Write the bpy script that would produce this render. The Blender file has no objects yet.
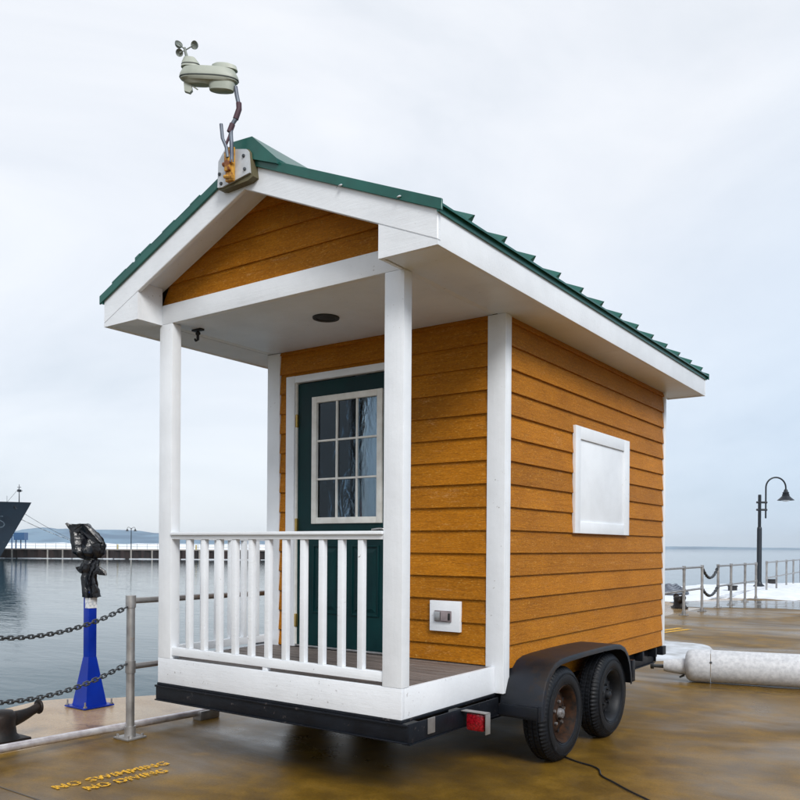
import bpy, bmesh, math, random
from mathutils import Vector, Matrix, noise
R = math.radians
PI = math.pi
random.seed(7)
SC = bpy.context.scene
COL = SC.collection

# ------------------------------------------------------------------ camera
cd = bpy.data.cameras.new('camera')
cam = bpy.data.objects.new('camera', cd)
COL.objects.link(cam)
FWD = Vector((-0.57881873, 0.81545324, -0.00221052)).normalized()
RGT = Vector((0.8154271, 0.57881884, 0.006884)).normalized()
UPV = RGT.cross(FWD).normalized()
m = Matrix((RGT, UPV, -FWD)).transposed().to_4x4()
m.translation = Vector((2.5547, -3.6218, 1.4363))
cam.matrix_world = m
cd.sensor_width = 36.0
cd.lens = 813.386 / 800 * 36
cd.shift_y = (548.466 - 400) / 800
cd.clip_start = 0.05
cd.clip_end = 30000
SC.camera = cam
# level directions used to lay out the far shore
FL = Vector((-0.5788, 0.8155, 0)); RL = Vector((0.8155, 0.5788, 0))
C0 = Vector((2.5547, -3.6218, 0))
def far(t, d, z=0.0):
    return C0 + RL * t + FL * d + Vector((0, 0, z))

# ------------------------------------------------------------------ sky and sun
SUN_EL = R(38); SUN_AZ = math.atan2(0.80, -0.56)      # azimuth clockwise from +Y
w = bpy.data.worlds.new('World'); SC.world = w; w.use_nodes = True
nt = w.node_tree; nt.nodes.clear()
def N(t, **k):
    n = nt.nodes.new(t)
    for a, b in k.items(): setattr(n, a, b)
    return n
L = nt.links.new
out = N('ShaderNodeOutputWorld'); bg = N('ShaderNodeBackground'); bg.inputs[1].default_value = 0.1
sky = N('ShaderNodeTexSky', sky_type='NISHITA', sun_disc=False, sun_elevation=SUN_EL, sun_rotation=SUN_AZ)
tc = N('ShaderNodeTexCoord'); mp = N('ShaderNodeMapping'); mp.inputs['Scale'].default_value = (1, 1, 2.6)
mp.inputs['Rotation'].default_value = (0.0, 0.0, 0.5)
nz = N('ShaderNodeTexNoise'); nz.inputs['Scale'].default_value = 1.7; nz.inputs['Detail'].default_value = 7; nz.inputs['Roughness'].default_value = 0.55
nz.inputs['Distortion'].default_value = 0.6
cr = N('ShaderNodeValToRGB')
cr.color_ramp.elements[0].position = 0.30; cr.color_ramp.elements[0].color = (0.68, 0.73, 0.79, 1)
cr.color_ramp.elements[1].position = 0.66; cr.color_ramp.elements[1].color = (0.92, 0.935, 0.965, 1)
e = cr.color_ramp.elements.new(0.48); e.color = (0.82, 0.85, 0.90, 1)
sx = N('ShaderNodeSeparateXYZ'); mr = N('ShaderNodeMapRange')
mr.inputs['From Min'].default_value = -0.02; mr.inputs['From Max'].default_value = 0.55
hz = N('ShaderNodeValToRGB')
hz.color_ramp.elements[0].position = 0.0; hz.color_ramp.elements[0].color = (0.90, 0.94, 0.98, 1)
hz.color_ramp.elements[1].position = 1.0; hz.color_ramp.elements[1].color = (1.05, 1.05, 1.05, 1)
mu = N('ShaderNodeMix', data_type='RGBA', blend_type='MULTIPLY'); mu.inputs[0].default_value = 1.0
vs = N('ShaderNodeVectorMath', operation='SCALE'); vs.inputs['Scale'].default_value = 8.6
mx = N('ShaderNodeMix', data_type='RGBA'); mx.inputs[0].default_value = 0.90
L(tc.outputs['Generated'], mp.inputs[0]); L(mp.outputs[0], nz.inputs['Vector']); L(nz.outputs[0], cr.inputs[0])
dp = N('ShaderNodeVectorMath', operation='DOT_PRODUCT'); dp.inputs[1].default_value = (0.8155, 0.5788, -0.9)
mr2 = N('ShaderNodeMapRange'); mr2.inputs['From Min'].default_value = -0.1; mr2.inputs['From Max'].default_value = 0.7
mu2 = N('ShaderNodeMix', data_type='RGBA', blend_type='MULTIPLY'); mu2.inputs[7].default_value = (0.62, 0.77, 0.93, 1)
L(tc.outputs['Generated'], dp.inputs[0]); L(dp.outputs['Value'], mr2.inputs[0]); L(mr2.outputs[0], mu2.inputs[0])
L(tc.outputs['Generated'], sx.inputs[0]); L(sx.outputs['Z'], mr.inputs[0]); L(mr.outputs[0], hz.inputs[0])
L(cr.outputs[0], mu.inputs[6]); L(hz.outputs[0], mu.inputs[7]); L(mu.outputs[2], mu2.inputs[6]); L(mu2.outputs[2], vs.inputs[0])
L(sky.outputs[0], mx.inputs[6]); L(vs.outputs[0], mx.inputs[7]); L(mx.outputs[2], bg.inputs[0]); L(bg.outputs[0], out.inputs[0])
sd = bpy.data.lights.new('sun', 'SUN'); sd.energy = 2.1; sd.angle = R(22); sd.color = (1.0, 0.975, 0.94)
sun = bpy.data.objects.new('sun', sd); COL.objects.link(sun)
ce = math.cos(SUN_EL)
sdir = Vector((ce * math.sin(SUN_AZ), ce * math.cos(SUN_AZ), math.sin(SUN_EL)))
sun.rotation_euler = sdir.to_track_quat('Z', 'Y').to_euler()
SC.view_settings.view_transform = 'Standard'; SC.view_settings.look = 'None'
SC.view_settings.exposure = 0.36; SC.view_settings.gamma = 1.0
SC.cycles.max_bounces = 8

# ------------------------------------------------------------------ materials
def new_mat(name):
    m = bpy.data.materials.new(name); m.use_nodes = True
    return m, m.node_tree, m.node_tree.nodes['Principled BSDF']
def ramp(nt, src, stops):
    c = nt.nodes.new('ShaderNodeValToRGB'); el = c.color_ramp.elements
    el[0].position, el[0].color = stops[0][0], (*stops[0][1], 1)
    el[1].position, el[1].color = stops[-1][0], (*stops[-1][1], 1)
    for p_, c_ in stops[1:-1]:
        k = el.new(p_); k.color = (*c_, 1)
    nt.links.new(src, c.inputs[0]); return c.outputs[0]
def g3(v): return (v, v, v)
def coords(nt, scale=(1, 1, 1), rnd=0.0, kind='Object'):
    t = nt.nodes.new('ShaderNodeTexCoord'); s = t.outputs[kind]
    if rnd:
        oi = nt.nodes.new('ShaderNodeObjectInfo'); v = nt.nodes.new('ShaderNodeVectorMath'); v.operation = 'ADD'
        mm = nt.nodes.new('ShaderNodeMath'); mm.operation = 'MULTIPLY'; mm.inputs[1].default_value = rnd
        nt.links.new(oi.outputs['Random'], mm.inputs[0]); nt.links.new(s, v.inputs[0]); nt.links.new(mm.outputs[0], v.inputs[1]); s = v.outputs[0]
    mp = nt.nodes.new('ShaderNodeMapping'); mp.inputs['Scale'].default_value = scale
    nt.links.new(s, mp.inputs[0]); return mp.outputs[0]
def tex(nt, vec, scale, detail=4, rough=0.55, dist=0.0, kind='Noise'):
    n = nt.nodes.new('ShaderNodeTex' + kind); n.inputs['Scale'].default_value = scale
    if kind == 'Noise':
        n.inputs['Detail'].default_value = detail; n.inputs['Roughness'].default_value = rough; n.inputs['Distortion'].default_value = dist
    nt.links.new(vec, n.inputs['Vector']); return n.outputs[0]
def mixc(nt, f, a, b, mode='MIX'):
    x = nt.nodes.new('ShaderNodeMix'); x.data_type = 'RGBA'; x.blend_type = mode
    for s, i in ((f, 0), (a, 6), (b, 7)):
        if isinstance(s, (int, float)): x.inputs[i].default_value = s
        elif isinstance(s, tuple): x.inputs[i].default_value = (*s, 1)
        else: nt.links.new(s, x.inputs[i])
    return x.outputs[2]
def bump(nt, bs, h, strength=0.3, dist=0.01, prev=None):
    b = nt.nodes.new('ShaderNodeBump'); b.inputs['Strength'].default_value = strength; b.inputs['Distance'].default_value = dist
    nt.links.new(h, b.inputs['Height'])
    if prev is not None: nt.links.new(prev, b.inputs['Normal'])
    nt.links.new(b.outputs[0], bs.inputs['Normal']); return b.outputs[0]
def simple(name, c1, c2=None, rough=0.5, metal=0.0, scale=12, bscale=60, bstr=0.15, bdist=0.004, vec=(1, 1, 1), rnd=3.0, stops=(0.35, 0.65), dirt_or_reflection=None, spec=0.5):
    m, nt, bs = new_mat(name); c2 = c2 or tuple(x * 0.8 for x in c1)
    v = coords(nt, vec, rnd)
    n1 = tex(nt, v, scale, 6)
    col = ramp(nt, n1, [(stops[0], c2), (stops[1], c1)])
    if dirt_or_reflection:
        n3 = tex(nt, v, dirt_or_reflection[0], 8, 0.7)
        col = mixc(nt, ramp(nt, n3, [(dirt_or_reflection[1], g3(0)), (dirt_or_reflection[1] + 0.05, g3(1))]), col, dirt_or_reflection[2])
    nt.links.new(col, bs.inputs['Base Color'])
    n2 = tex(nt, v, bscale, 5)
    bump(nt, bs, n2, bstr, bdist)
    rr = nt.nodes.new('ShaderNodeMapRange'); rr.inputs['To Min'].default_value = rough * 0.8; rr.inputs['To Max'].default_value = min(1, rough * 1.25)
    nt.links.new(n1, rr.inputs[0]); nt.links.new(rr.outputs[0], bs.inputs['Roughness'])
    bs.inputs['Metallic'].default_value = metal; bs.inputs['Specular IOR Level'].default_value = spec
    return m
def siding_mat():
    m, nt, bs = new_mat('orange_stained_siding')
    t = coords(nt, (1, 1, 1), 37.0)
    mp = nt.nodes.new('ShaderNodeMapping'); mp.inputs['Scale'].default_value = (1.6, 8, 26); nt.links.new(t, mp.inputs[0])
    gr = tex(nt, mp.outputs[0], 3.2, 8, 0.65, 0.9)
    mp2 = nt.nodes.new('ShaderNodeMapping'); mp2.inputs['Scale'].default_value = (9, 20, 55); nt.links.new(t, mp2.inputs[0])
    fine = tex(nt, mp2.outputs[0], 5, 6, 0.7, 0.5)
    big = tex(nt, t, 1.7, 4)
    a = ramp(nt, gr, [(0.28, (0.25, 0.084, 0.001)), (0.5, (0.43, 0.160, 0.005)), (0.74, (0.59, 0.245, 0.014))])
    a = mixc(nt, 0.5, a, ramp(nt, big, [(0.3, (0.32, 0.110, 0.002)), (0.7, (0.51, 0.192, 0.008))]))
    oi = nt.nodes.new('ShaderNodeObjectInfo')
    a = mixc(nt, 1.0, a, ramp(nt, oi.outputs['Random'], [(0, (0.86, 0.84, 0.82)), (1, (1.08, 1.06, 1.05))]), 'MULTIPLY')
    # pale worn flecks
    mp3 = nt.nodes.new('ShaderNodeMapping'); mp3.inputs['Scale'].default_value = (2.2, 9, 9); nt.links.new(t, mp3.inputs[0])
    w1 = tex(nt, mp3.outputs[0], 2.2, 3, 0.6)
    fl = mixc(nt, 1.0, ramp(nt, w1, [(0.60, g3(0)), (0.72, g3(0.55))]), ramp(nt, fine, [(0.5, g3(0)), (0.62, g3(1))]), 'MULTIPLY')
    a = mixc(nt, fl, a, (0.52, 0.33, 0.17))
    a = mixc(nt, 1.0, a, ramp(nt, fine, [(0.34, g3(0.62)), (0.5, g3(1.0)), (0.66, g3(1.30))]), 'MULTIPLY')
    mp4 = nt.nodes.new('ShaderNodeMapping'); mp4.inputs['Scale'].default_value = (45, 60, 110); nt.links.new(t, mp4.inputs[0])
    sp = tex(nt, mp4.outputs[0], 1.0, 2, 0.5)
    a = mixc(nt, ramp(nt, sp, [(0.60, g3(0)), (0.72, g3(0.35))]), a, (0.72, 0.42, 0.10))  # pale specks paint the highlights of the embossed grain
    nt.links.new(a, bs.inputs['Base Color'])
    bs.inputs['Roughness'].default_value = 0.5; bs.inputs['Specular IOR Level'].default_value = 0.16
    b1 = bump(nt, bs, gr, 0.5, 0.008)
    bump(nt, bs, fine, 0.8, 0.006, b1)
    return m
def white_mat(name='white_paint', tint=(0.80, 0.835, 0.875), grain=(4, 60, 60), chips=0.69):
    m, nt, bs = new_mat(name)
    v = coords(nt, (1, 1, 1), 5.0)
    n1 = tex(nt, v, 3.0, 6, 0.6)
    col = ramp(nt, n1, [(0.3, tuple(x * 0.90 for x in tint)), (0.62, tint)])
    n3 = tex(nt, v, 42, 3, 0.6)
    n4 = tex(nt, v, 2.1, 3, 0.5)
    k = mixc(nt, 1.0, ramp(nt, n3, [(chips, g3(0)), (chips + .04, g3(0.8))]), ramp(nt, n4, [(0.48, g3(0)), (0.6, g3(1))]), 'MULTIPLY')
    col = mixc(nt, k, col, (0.30, 0.29, 0.28))
    nt.links.new(col, bs.inputs['Base Color']); bs.inputs['Roughness'].default_value = 0.42
    b = bump(nt, bs, tex(nt, v, 14, 7, 0.65), 0.30, 0.007)
    gv = coords(nt, grain, 5.0)
    b = bump(nt, bs, tex(nt, gv, 1.0, 6, 0.65, 0.4), 0.35, 0.004, b)
    bump(nt, bs, tex(nt, v, 160, 2, 0.5), 0.18, 0.0015, b)
    return m
M = {}
M['siding'] = siding_mat()
M['white'] = white_mat()
M['white_v'] = white_mat('white_paint_post', grain=(60, 60, 4))
M['skirt'] = white_mat('white_paint_skirt', (0.77, 0.80, 0.84), (5, 55, 55), 0.655)
M['soffit'] = white_mat('white_soffit', (0.77, 0.83, 0.92))
M['wall_core'] = simple('wall_core', (0.20, 0.17, 0.13), rough=0.8)
M['green_metal'] = simple('green_roof_metal', (0.006, 0.105, 0.082), (0.004, 0.075, 0.060), 0.32, 0.1, 5, 30, 0.05, dirt_or_reflection=(9, 0.66, (0.05, 0.13, 0.11)))
M['teal'] = simple('teal_door_paint', (0.0008, 0.030, 0.032), (0.0006, 0.020, 0.023), 0.45, 0, 4, 70, 0.12, 0.002, spec=0.2)
M['old_white'] = simple('cream_weathered_frame', (0.84, 0.84, 0.80), (0.70, 0.69, 0.64), 0.5, dirt_or_reflection=(26, 0.66, (0.33, 0.31, 0.27)))
M['deck'] = simple('weathered_deck_board', (0.24, 0.20, 0.18), (0.09, 0.075, 0.068), 0.5, 0, 6, 40, 0.6, 0.006, (0.5, 26, 12), 9)
M['brass'] = simple('worn_brass', (0.55, 0.38, 0.12), rough=0.35, metal=0.9)
M['silver'] = simple('silver_metal', (0.55, 0.56, 0.57), (0.42, 0.42, 0.42), 0.3, 0.9)
M['frame_black'] = simple('black_trailer_steel', (0.009, 0.012, 0.018), (0.005, 0.006, 0.009), 0.45, 0.2, 7, 40, 0.25, 0.004, dirt_or_reflection=(16, 0.62, (0.08, 0.07, 0.07)), spec=0.25)
M['fender'] = simple('black_fender_plastic', (0.009, 0.012, 0.020), (0.005, 0.007, 0.010), 0.42, 0, 4, 60, 0.2, 0.003, dirt_or_reflection=(3.5, 0.50, (0.016, 0.012, 0.011)), spec=0.4)  # brown patches stand for the wall reflected in the fender
M['rubber'] = simple('tyre_rubber', (0.007, 0.009, 0.013), (0.006, 0.007, 0.009), 0.5, 0, 9, 90, 0.4, 0.003, dirt_or_reflection=(24, 0.60, (0.022, 0.024, 0.029)), spec=0.25)
M['rust_rim'] = simple('rusty_wheel_rim', (0.050, 0.021, 0.009), (0.010, 0.007, 0.006), 0.7, 0.1, 18, 60, 0.5, spec=0.2)
M['black_rim'] = simple('black_wheel_rim', (0.016, 0.018, 0.022), (0.006, 0.007, 0.009), 0.5, 0.1, 10, 50, 0.2, spec=0.3)
M['hub_grey'] = simple('grey_hub_cap', (0.30, 0.30, 0.31), (0.08, 0.06, 0.05), 0.5, 0.5, 40)
M['tread'] = simple('tread', (0.015, 0.016, 0.018), rough=0.7)
def red_lens():
    m, nt, bs = new_mat('red_lens'); v = coords(nt)
    n = nt.nodes.new('ShaderNodeTexVoronoi'); n.inputs['Scale'].default_value = 90; nt.links.new(v, n.inputs['Vector'])
    nt.links.new(ramp(nt, n.outputs[0], [(0, (0.40, 0.006, 0.016)), (0.7, (0.16, 0.002, 0.006))]), bs.inputs['Base Color'])
    bs.inputs['Roughness'].default_value = 0.16; bump(nt, bs, n.outputs[0], 0.3, 0.004); return m
M['red'] = red_lens()
def glass():
    m = bpy.data.materials.new('window_glass'); m.use_nodes = True; nt = m.node_tree; nt.nodes.clear()
    o = nt.nodes.new('ShaderNodeOutputMaterial'); t = nt.nodes.new('ShaderNodeBsdfTransparent'); g = nt.nodes.new('ShaderNodeBsdfGlossy')
    g.inputs[0].default_value = (0.58, 0.68, 0.75, 1); t.inputs[0].default_value = (0.82, 0.88, 0.92, 1); g.inputs['Roughness'].default_value = 0.03
    f = nt.nodes.new('ShaderNodeFresnel'); f.inputs[0].default_value = 1.6
    x = nt.nodes.new('ShaderNodeMixShader'); v = coords(nt, (1, 1, .4), 4.0)
    b = nt.nodes.new('ShaderNodeBump'); b.inputs['Strength'].default_value = 0.10; b.inputs['Distance'].default_value = 0.004
    nt.links.new(tex(nt, v, 9, 4, 0.6, 1.5), b.inputs['Height']); nt.links.new(b.outputs[0], g.inputs['Normal'])
    nt.links.new(f.outputs[0], x.inputs[0]); nt.links.new(t.outputs[0], x.inputs[1]); nt.links.new(g.outputs[0], x.inputs[2]); nt.links.new(x.outputs[0], o.inputs[0])
    return m
M['glass'] = glass()
M['curtain'] = simple('grey_curtain', (0.80, 0.88, 0.95), (0.62, 0.72, 0.82), 0.9, 0, 3, 200, 0.2, 0.002)
M['maroon'] = simple('maroon_cloth', (0.26, 0.03, 0.035), rough=0.9)
M['room'] = simple('room_wall', (0.12, 0.13, 0.14), rough=0.9)
M['lip'] = simple('black_plastic', (0.012, 0.012, 0.014), rough=0.5)
M['outlet'] = simple('grey_outlet_cover', (0.30, 0.25, 0.26), (0.2, 0.17, 0.18), 0.5)
M['galv'] = simple('galvanised_steel', (0.44, 0.43, 0.42), (0.27, 0.26, 0.255), 0.42, 0.75, 7, 60, 0.25, 0.003, dirt_or_reflection=(12, 0.66, (0.33, 0.22, 0.13)))
M['galv_rust'] = simple('rusty_rail_steel', (0.22, 0.13, 0.08), (0.32, 0.28, 0.25), 0.55, 0.5, 6)
M['pipe'] = simple('wet_silver_pipe', (0.70, 0.68, 0.69), (0.48, 0.44, 0.46), 0.30, 0.55, 16, 90, 0.3, 0.002)
M['chain'] = simple('dark_chain_steel', (0.10, 0.11, 0.12), (0.05, 0.055, 0.06), 0.4, 0.7)
M['blue'] = simple('bright_blue_paint', (0.001, 0.026, 0.33), (0.001, 0.018, 0.24), 0.35, 0, 4, 50, 0.08, 0.002, spec=0.35)
M['label'] = simple('worn_white_label', (0.72, 0.74, 0.76), (0.45, 0.5, 0.55), 0.6, 0, 40, 60, 0.1, stops=(0.42, 0.55))
def bag_mat():
    m, nt, bs = new_mat('black_bin_bag_plastic'); v = coords(nt)
    bs.inputs['Base Color'].default_value = (0.003, 0.004, 0.007, 1); bs.inputs['Roughness'].default_value = 0.2
    b = bump(nt, bs, tex(nt, v, 22, 3, 0.6, 1.6), 0.30, 0.010); bump(nt, bs, tex(nt, v, 70, 2, 0.5, 1.0), 0.2, 0.003, b); return m
M['bag'] = bag_mat()
M['cleat'] = simple('black_cast_iron', (0.009, 0.009, 0.010), (0.020, 0.012, 0.009), 0.5, 0, 8, 40, 0.4, 0.005, spec=0.22)
M['tank'] = simple('scuffed_grey_white_steel', (0.64, 0.66, 0.69), (0.48, 0.50, 0.53), 0.42, 0.0, 26, 120, 0.4, 0.003, dirt_or_reflection=(60, 0.62, (0.30, 0.31, 0.33)))
M['snow'] = simple('snow', (0.74, 0.78, 0.83), (0.62, 0.66, 0.72), 0.8, 0, 3, 18, 0.5, 0.02)
M['slush'] = simple('thin_slush', (0.60, 0.64, 0.69), (0.34, 0.35, 0.36), 0.5, 0, 3.5, 30, 0.5, 0.01)
M['lamp_black'] = simple('black_lamp_paint', (0.012, 0.018, 0.026), rough=0.4, metal=0.2)
M['lamp_glass'] = simple('frosted_lamp_glass', (0.55, 0.58, 0.6), rough=0.3)
M['sensor'] = simple('aged_sensor_plastic', (0.42, 0.45, 0.39), (0.32, 0.35, 0.30), 0.45, 0, 6, 60, 0.08, 0.002)
M['sensor_dark'] = simple('dark_sensor_gap', (0.05, 0.06, 0.055), rough=0.6)
M['sensor_cup'] = simple('grey_cup_plastic', (0.22, 0.25, 0.23), rough=0.5)
M['pole_grey'] = simple('grey_mast_tube', (0.16, 0.19, 0.23), (0.09, 0.10, 0.13), 0.45, 0.4)
M['tape'] = simple('purple_brown_tape', (0.07, 0.03, 0.045), rough=0.6)
M['plate'] = simple('grey_mounting_plate', (0.60, 0.63, 0.66), (0.46, 0.49, 0.52), 0.5, 0.2)
M['olive'] = simple('olive_wood_block', (0.13, 0.115, 0.06), rough=0.7)
M['rust_yellow'] = simple('rusty_yellow_clamp', (0.62, 0.33, 0.05), (0.22, 0.07, 0.02), 0.6, 0.2, 24, stops=(0.40, 0.55))
M['hull'] = simple('dark_blue_grey_hull', (0.007, 0.022, 0.042), (0.003, 0.011, 0.024), 0.6, 0.0, 0.35, 1.5, 0.2, 0.05, dirt_or_reflection=(0.8, 0.64, (0.05, 0.055, 0.07)))
M['hull_text'] = simple('faded_hull_number', (0.15, 0.20, 0.25), (0.03, 0.05, 0.07), 0.6, 0, 1.2)
M['rope'] = simple('pale_mooring_rope', (0.60, 0.60, 0.58), (0.12, 0.12, 0.13), 0.8, 0, 1.6, rnd=0, stops=(0.48, 0.52))
M['rope_dark'] = simple('dark_mooring_rope', (0.10, 0.11, 0.14), (0.30, 0.31, 0.33), 0.8, 0, 1.2, rnd=0, stops=(0.45, 0.55))
M['sheet_pile'] = simple('rusty_dark_wall', (0.030, 0.016, 0.015), (0.008, 0.006, 0.007), 0.8, 0, 0.25, 2, 0.4, 0.05, (4, 4, 0.6))
M['pile'] = simple('pale_timber_pile', (0.40, 0.38, 0.35), (0.22, 0.2, 0.18), 0.8, 0, 0.8)
M['gantry'] = simple('blue_machinery_paint', (0.06, 0.16, 0.34), (0.04, 0.10, 0.22), 0.5)
M['ochre_post'] = simple('pale_yellow_post', (0.55, 0.46, 0.2), rough=0.6)
M['tee'] = simple('black_hook_metal', (0.01, 0.01, 0.012), rough=0.5)

def dock_mat(name, sky_pale=0.0):
    m, nt, bs = new_mat(name)
    v = coords(nt, (1, 1, 1), 0, 'Object')
    mp = nt.nodes.new('ShaderNodeMapping'); mp.inputs['Rotation'].default_value = (0, 0, R(33)); mp.inputs['Scale'].default_value = (0.72, 1.2, 1)
    nt.links.new(v, mp.inputs[0]); st = mp.outputs[0]
    a = tex(nt, st, 0.95, 8, 0.58, 0.7)
    b = tex(nt, v, 3.4, 8, 0.62, 0.3)
    g = tex(nt, v, 70, 4, 0.7)
    if sky_pale:  # lighter base colour partly stands for white sky reflected in wet concrete
        c = ramp(nt, a, [(0.32, (0.27, 0.155, 0.05)), (0.52, (0.40, 0.27, 0.135)), (0.7, (0.48, 0.36, 0.22))])
        c = mixc(nt, ramp(nt, b, [(0.56, g3(0)), (0.70, g3(0.6))]), c, (0.26, 0.17, 0.08))
    else:
        c = ramp(nt, a, [(0.28, (0.088, 0.048, 0.007)), (0.42, (0.138, 0.076, 0.009)), (0.53, (0.192, 0.108, 0.014)), (0.64, (0.160, 0.100, 0.034)), (0.78, (0.20, 0.118, 0.024))])
        c = mixc(nt, ramp(nt, b, [(0.38, g3(0.6)), (0.56, g3(0))]), c, (0.078, 0.044, 0.010))
        c = mixc(nt, ramp(nt, b, [(0.56, g3(0)), (0.74, g3(0.5))]), c, (0.31, 0.175, 0.028))
    c = mixc(nt, 0.5, c, ramp(nt, g, [(0.3, g3(0.45)), (0.7, g3(1.35))]), 'MULTIPLY')
    vo = nt.nodes.new('ShaderNodeTexVoronoi'); vo.feature = 'DISTANCE_TO_EDGE'; vo.inputs['Scale'].default_value = 0.75
    dv = nt.nodes.new('ShaderNodeVectorMath'); dv.operation = 'ADD'; nz_ = nt.nodes.new('ShaderNodeTexNoise'); nz_.inputs['Scale'].default_value = 3; nz_.inputs['Detail'].default_value = 6
    ds = nt.nodes.new('ShaderNodeVectorMath'); ds.operation = 'SCALE'; ds.inputs['Scale'].default_value = 0.35
    nt.links.new(v, nz_.inputs['Vector']); nt.links.new(nz_.outputs['Color'], ds.inputs[0]); nt.links.new(v, dv.inputs[0]); nt.links.new(ds.outputs[0], dv.inputs[1]); nt.links.new(dv.outputs[0], vo.inputs['Vector'])
    ck = mixc(nt, 1.0, ramp(nt, vo.outputs[0], [(0.0, g3(0.75)), (0.0045, g3(0))]), ramp(nt, tex(nt, v, 0.8, 3), [(0.52, g3(0)), (0.62, g3(1))]), 'MULTIPLY')
    c = mixc(nt, ck, c, (0.02, 0.014, 0.006))
    gr_ = tex(nt, v, 190, 2, 0.5)
    c = mixc(nt, ramp(nt, gr_, [(0.66, g3(0)), (0.72, g3(0.5))]), c, (0.36, 0.27, 0.15))
    c = mixc(nt, ramp(nt, tex(nt, v, 130, 2, 0.5), [(0.30, g3(0.6)), (0.36, g3(0))]), c, (0.025, 0.018, 0.008))
    nt.links.new(c, bs.inputs['Base Color'])
    wet = tex(nt, st, 0.55, 5, 0.55, 0.8)
    rg = ramp(nt, wet, [(0.36, g3(0.26)), (0.50, g3(0.16)), (0.66, g3(0.09))] if sky_pale else [(0.36, g3(0.50)), (0.50, g3(0.36)), (0.66, g3(0.15))])
    nt.links.new(mixc(nt, 0.06 if sky_pale else 0.25, rg, b), bs.inputs['Roughness'])
    h = tex(nt, v, 26, 8, 0.68)
    bb = bump(nt, bs, h, 0.16, 0.006)
    bump(nt, bs, g, 0.22, 0.0022, bb)
    nt.links.new(ramp(nt, wet, [(0.42, g3(0.42)), (0.64, g3(0.5))] if sky_pale else [(0.42, g3(0.11)), (0.64, g3(0.36))]), bs.inputs['Specular IOR Level'])
    return m
M['dock'] = dock_mat('wet_ochre_concrete'); M['dock_edge'] = dock_mat('damp_sky_paled_concrete', 1)
M['dock_side'] = simple('dark_dock_face', (0.09, 0.08, 0.07), rough=0.8, scale=1)
def puddle_mat():
    m, nt, bs = new_mat('shallow_puddle'); v = coords(nt)
    n = tex(nt, v, 2.2, 6)
    nt.links.new(ramp(nt, n, [(0.35, (0.075, 0.058, 0.038)), (0.65, (0.15, 0.125, 0.095))]), bs.inputs['Base Color'])
    nt.links.new(ramp(nt, n, [(0.35, g3(0.07)), (0.7, g3(0.26))]), bs.inputs['Roughness']); bump(nt, bs, tex(nt, v, 9, 4), 0.05, 0.01); return m
M['puddle'] = puddle_mat()
def yellow_paint():
    m, nt, bs = new_mat('worn_yellow_stencil'); v = coords(nt, (1, 1, 1))
    n = tex(nt, v, 48, 7, 0.78)
    nt.links.new(ramp(nt, n, [(0.44, (0.14, 0.080, 0.014)), (0.50, (0.82, 0.43, 0.012)), (0.7, (0.95, 0.58, 0.03))]), bs.inputs['Base Color'])
    bs.inputs['Roughness'].default_value = 0.5; bs.inputs['Specular IOR Level'].default_value = 0.15; bump(nt, bs, n, 0.3, 0.004)
    return m
M['yellow'] = yellow_paint()
def water_mat():
    m, nt, bs = new_mat('harbour_water')
    v = coords(nt)
    bs.inputs['Base Color'].default_value = (0.008, 0.046, 0.062, 1)
    bs.inputs['Roughness'].default_value = 0.03; bs.inputs['IOR'].default_value = 1.33; 
    wp = nt.nodes.new('ShaderNodeMapping'); wp.inputs['Rotation'].default_value = (0, 0, R(-35)); wp.inputs['Scale'].default_value = (0.10, 0.55, 1); nt.links.new(v, wp.inputs[0])
    wn = tex(nt, wp.outputs[0], 0.5, 5, 0.6, 0.4); nt.links.new(ramp(nt, wn, [(0.35, g3(0.14)), (0.65, g3(0.36))]), bs.inputs['Specular IOR Level'])
    mp = nt.nodes.new('ShaderNodeMapping'); mp.inputs['Rotation'].default_value = (0, 0, R(-35)); mp.inputs['Scale'].default_value = (0.45, 1.0, 1); nt.links.new(v, mp.inputs[0])
    s = mp.outputs[0]
    b1 = bump(nt, bs, tex(nt, s, 0.45, 3, 0.5, 0.4), 0.08, 0.22)
    b2 = bump(nt, bs, tex(nt, s, 2.2, 4, 0.6, 0.6), 0.24, 0.045, b1)
    bump(nt, bs, tex(nt, s, 9, 3, 0.6, 0.3), 0.18, 0.008, b2)
    return m
M['water'] = water_mat()
M['hills'] = simple('haze_blue_hills', (0.030, 0.10, 0.19), (0.10, 0.21, 0.32), 0.9, 0, 0.006, 0.05, 0.3, 3.0, (1, 1, 3), 0, (0.42, 0.60))  # blue of the distant haze is put into the hill colours
M['ice'] = simple('snowy_ice', (0.84, 0.88, 0.93), (0.70, 0.76, 0.82), 0.8, 0, 0.02, 0.1, 0.3, 0.5, rnd=0)

# ------------------------------------------------------------------ mesh helpers
def link(name, bm, mat, parent=None, loc=None, rot=None, smooth=None, mesh=None):
    if mesh is None:
        bmesh.ops.recalc_face_normals(bm, faces=bm.faces)
        mesh = bpy.data.meshes.new(name); bm.to_mesh(mesh); bm.free()
        if mat is not None: mesh.materials.append(mat)
        if smooth is not None:
            for p_ in mesh.polygons: p_.use_smooth = True
            if smooth < 180:
                mesh.set_sharp_from_angle(angle=R(smooth))
    o = bpy.data.objects.new(name, mesh); COL.objects.link(o)
    if loc is not None: o.location = loc
    if rot is not None: o.rotation_euler = rot
    if parent is not None: o.parent = parent
    return o
def thing(name, label, cat, loc=(0, 0, 0), rotz=0.0, group=None):
    o = bpy.data.objects.new(name, None); o.empty_display_size = 0.2; COL.objects.link(o)
    o.location = loc; o.rotation_euler = (0, 0, rotz)
    return tag(o, label, cat, group)
def tag(o, label, cat, group=None):
    o['label'] = label; o['category'] = cat
    if group: o['group'] = group
    return o
def struct(o): o['kind'] = 'structure'; return o
def stuff(o): o['kind'] = 'stuff'; return o
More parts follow.
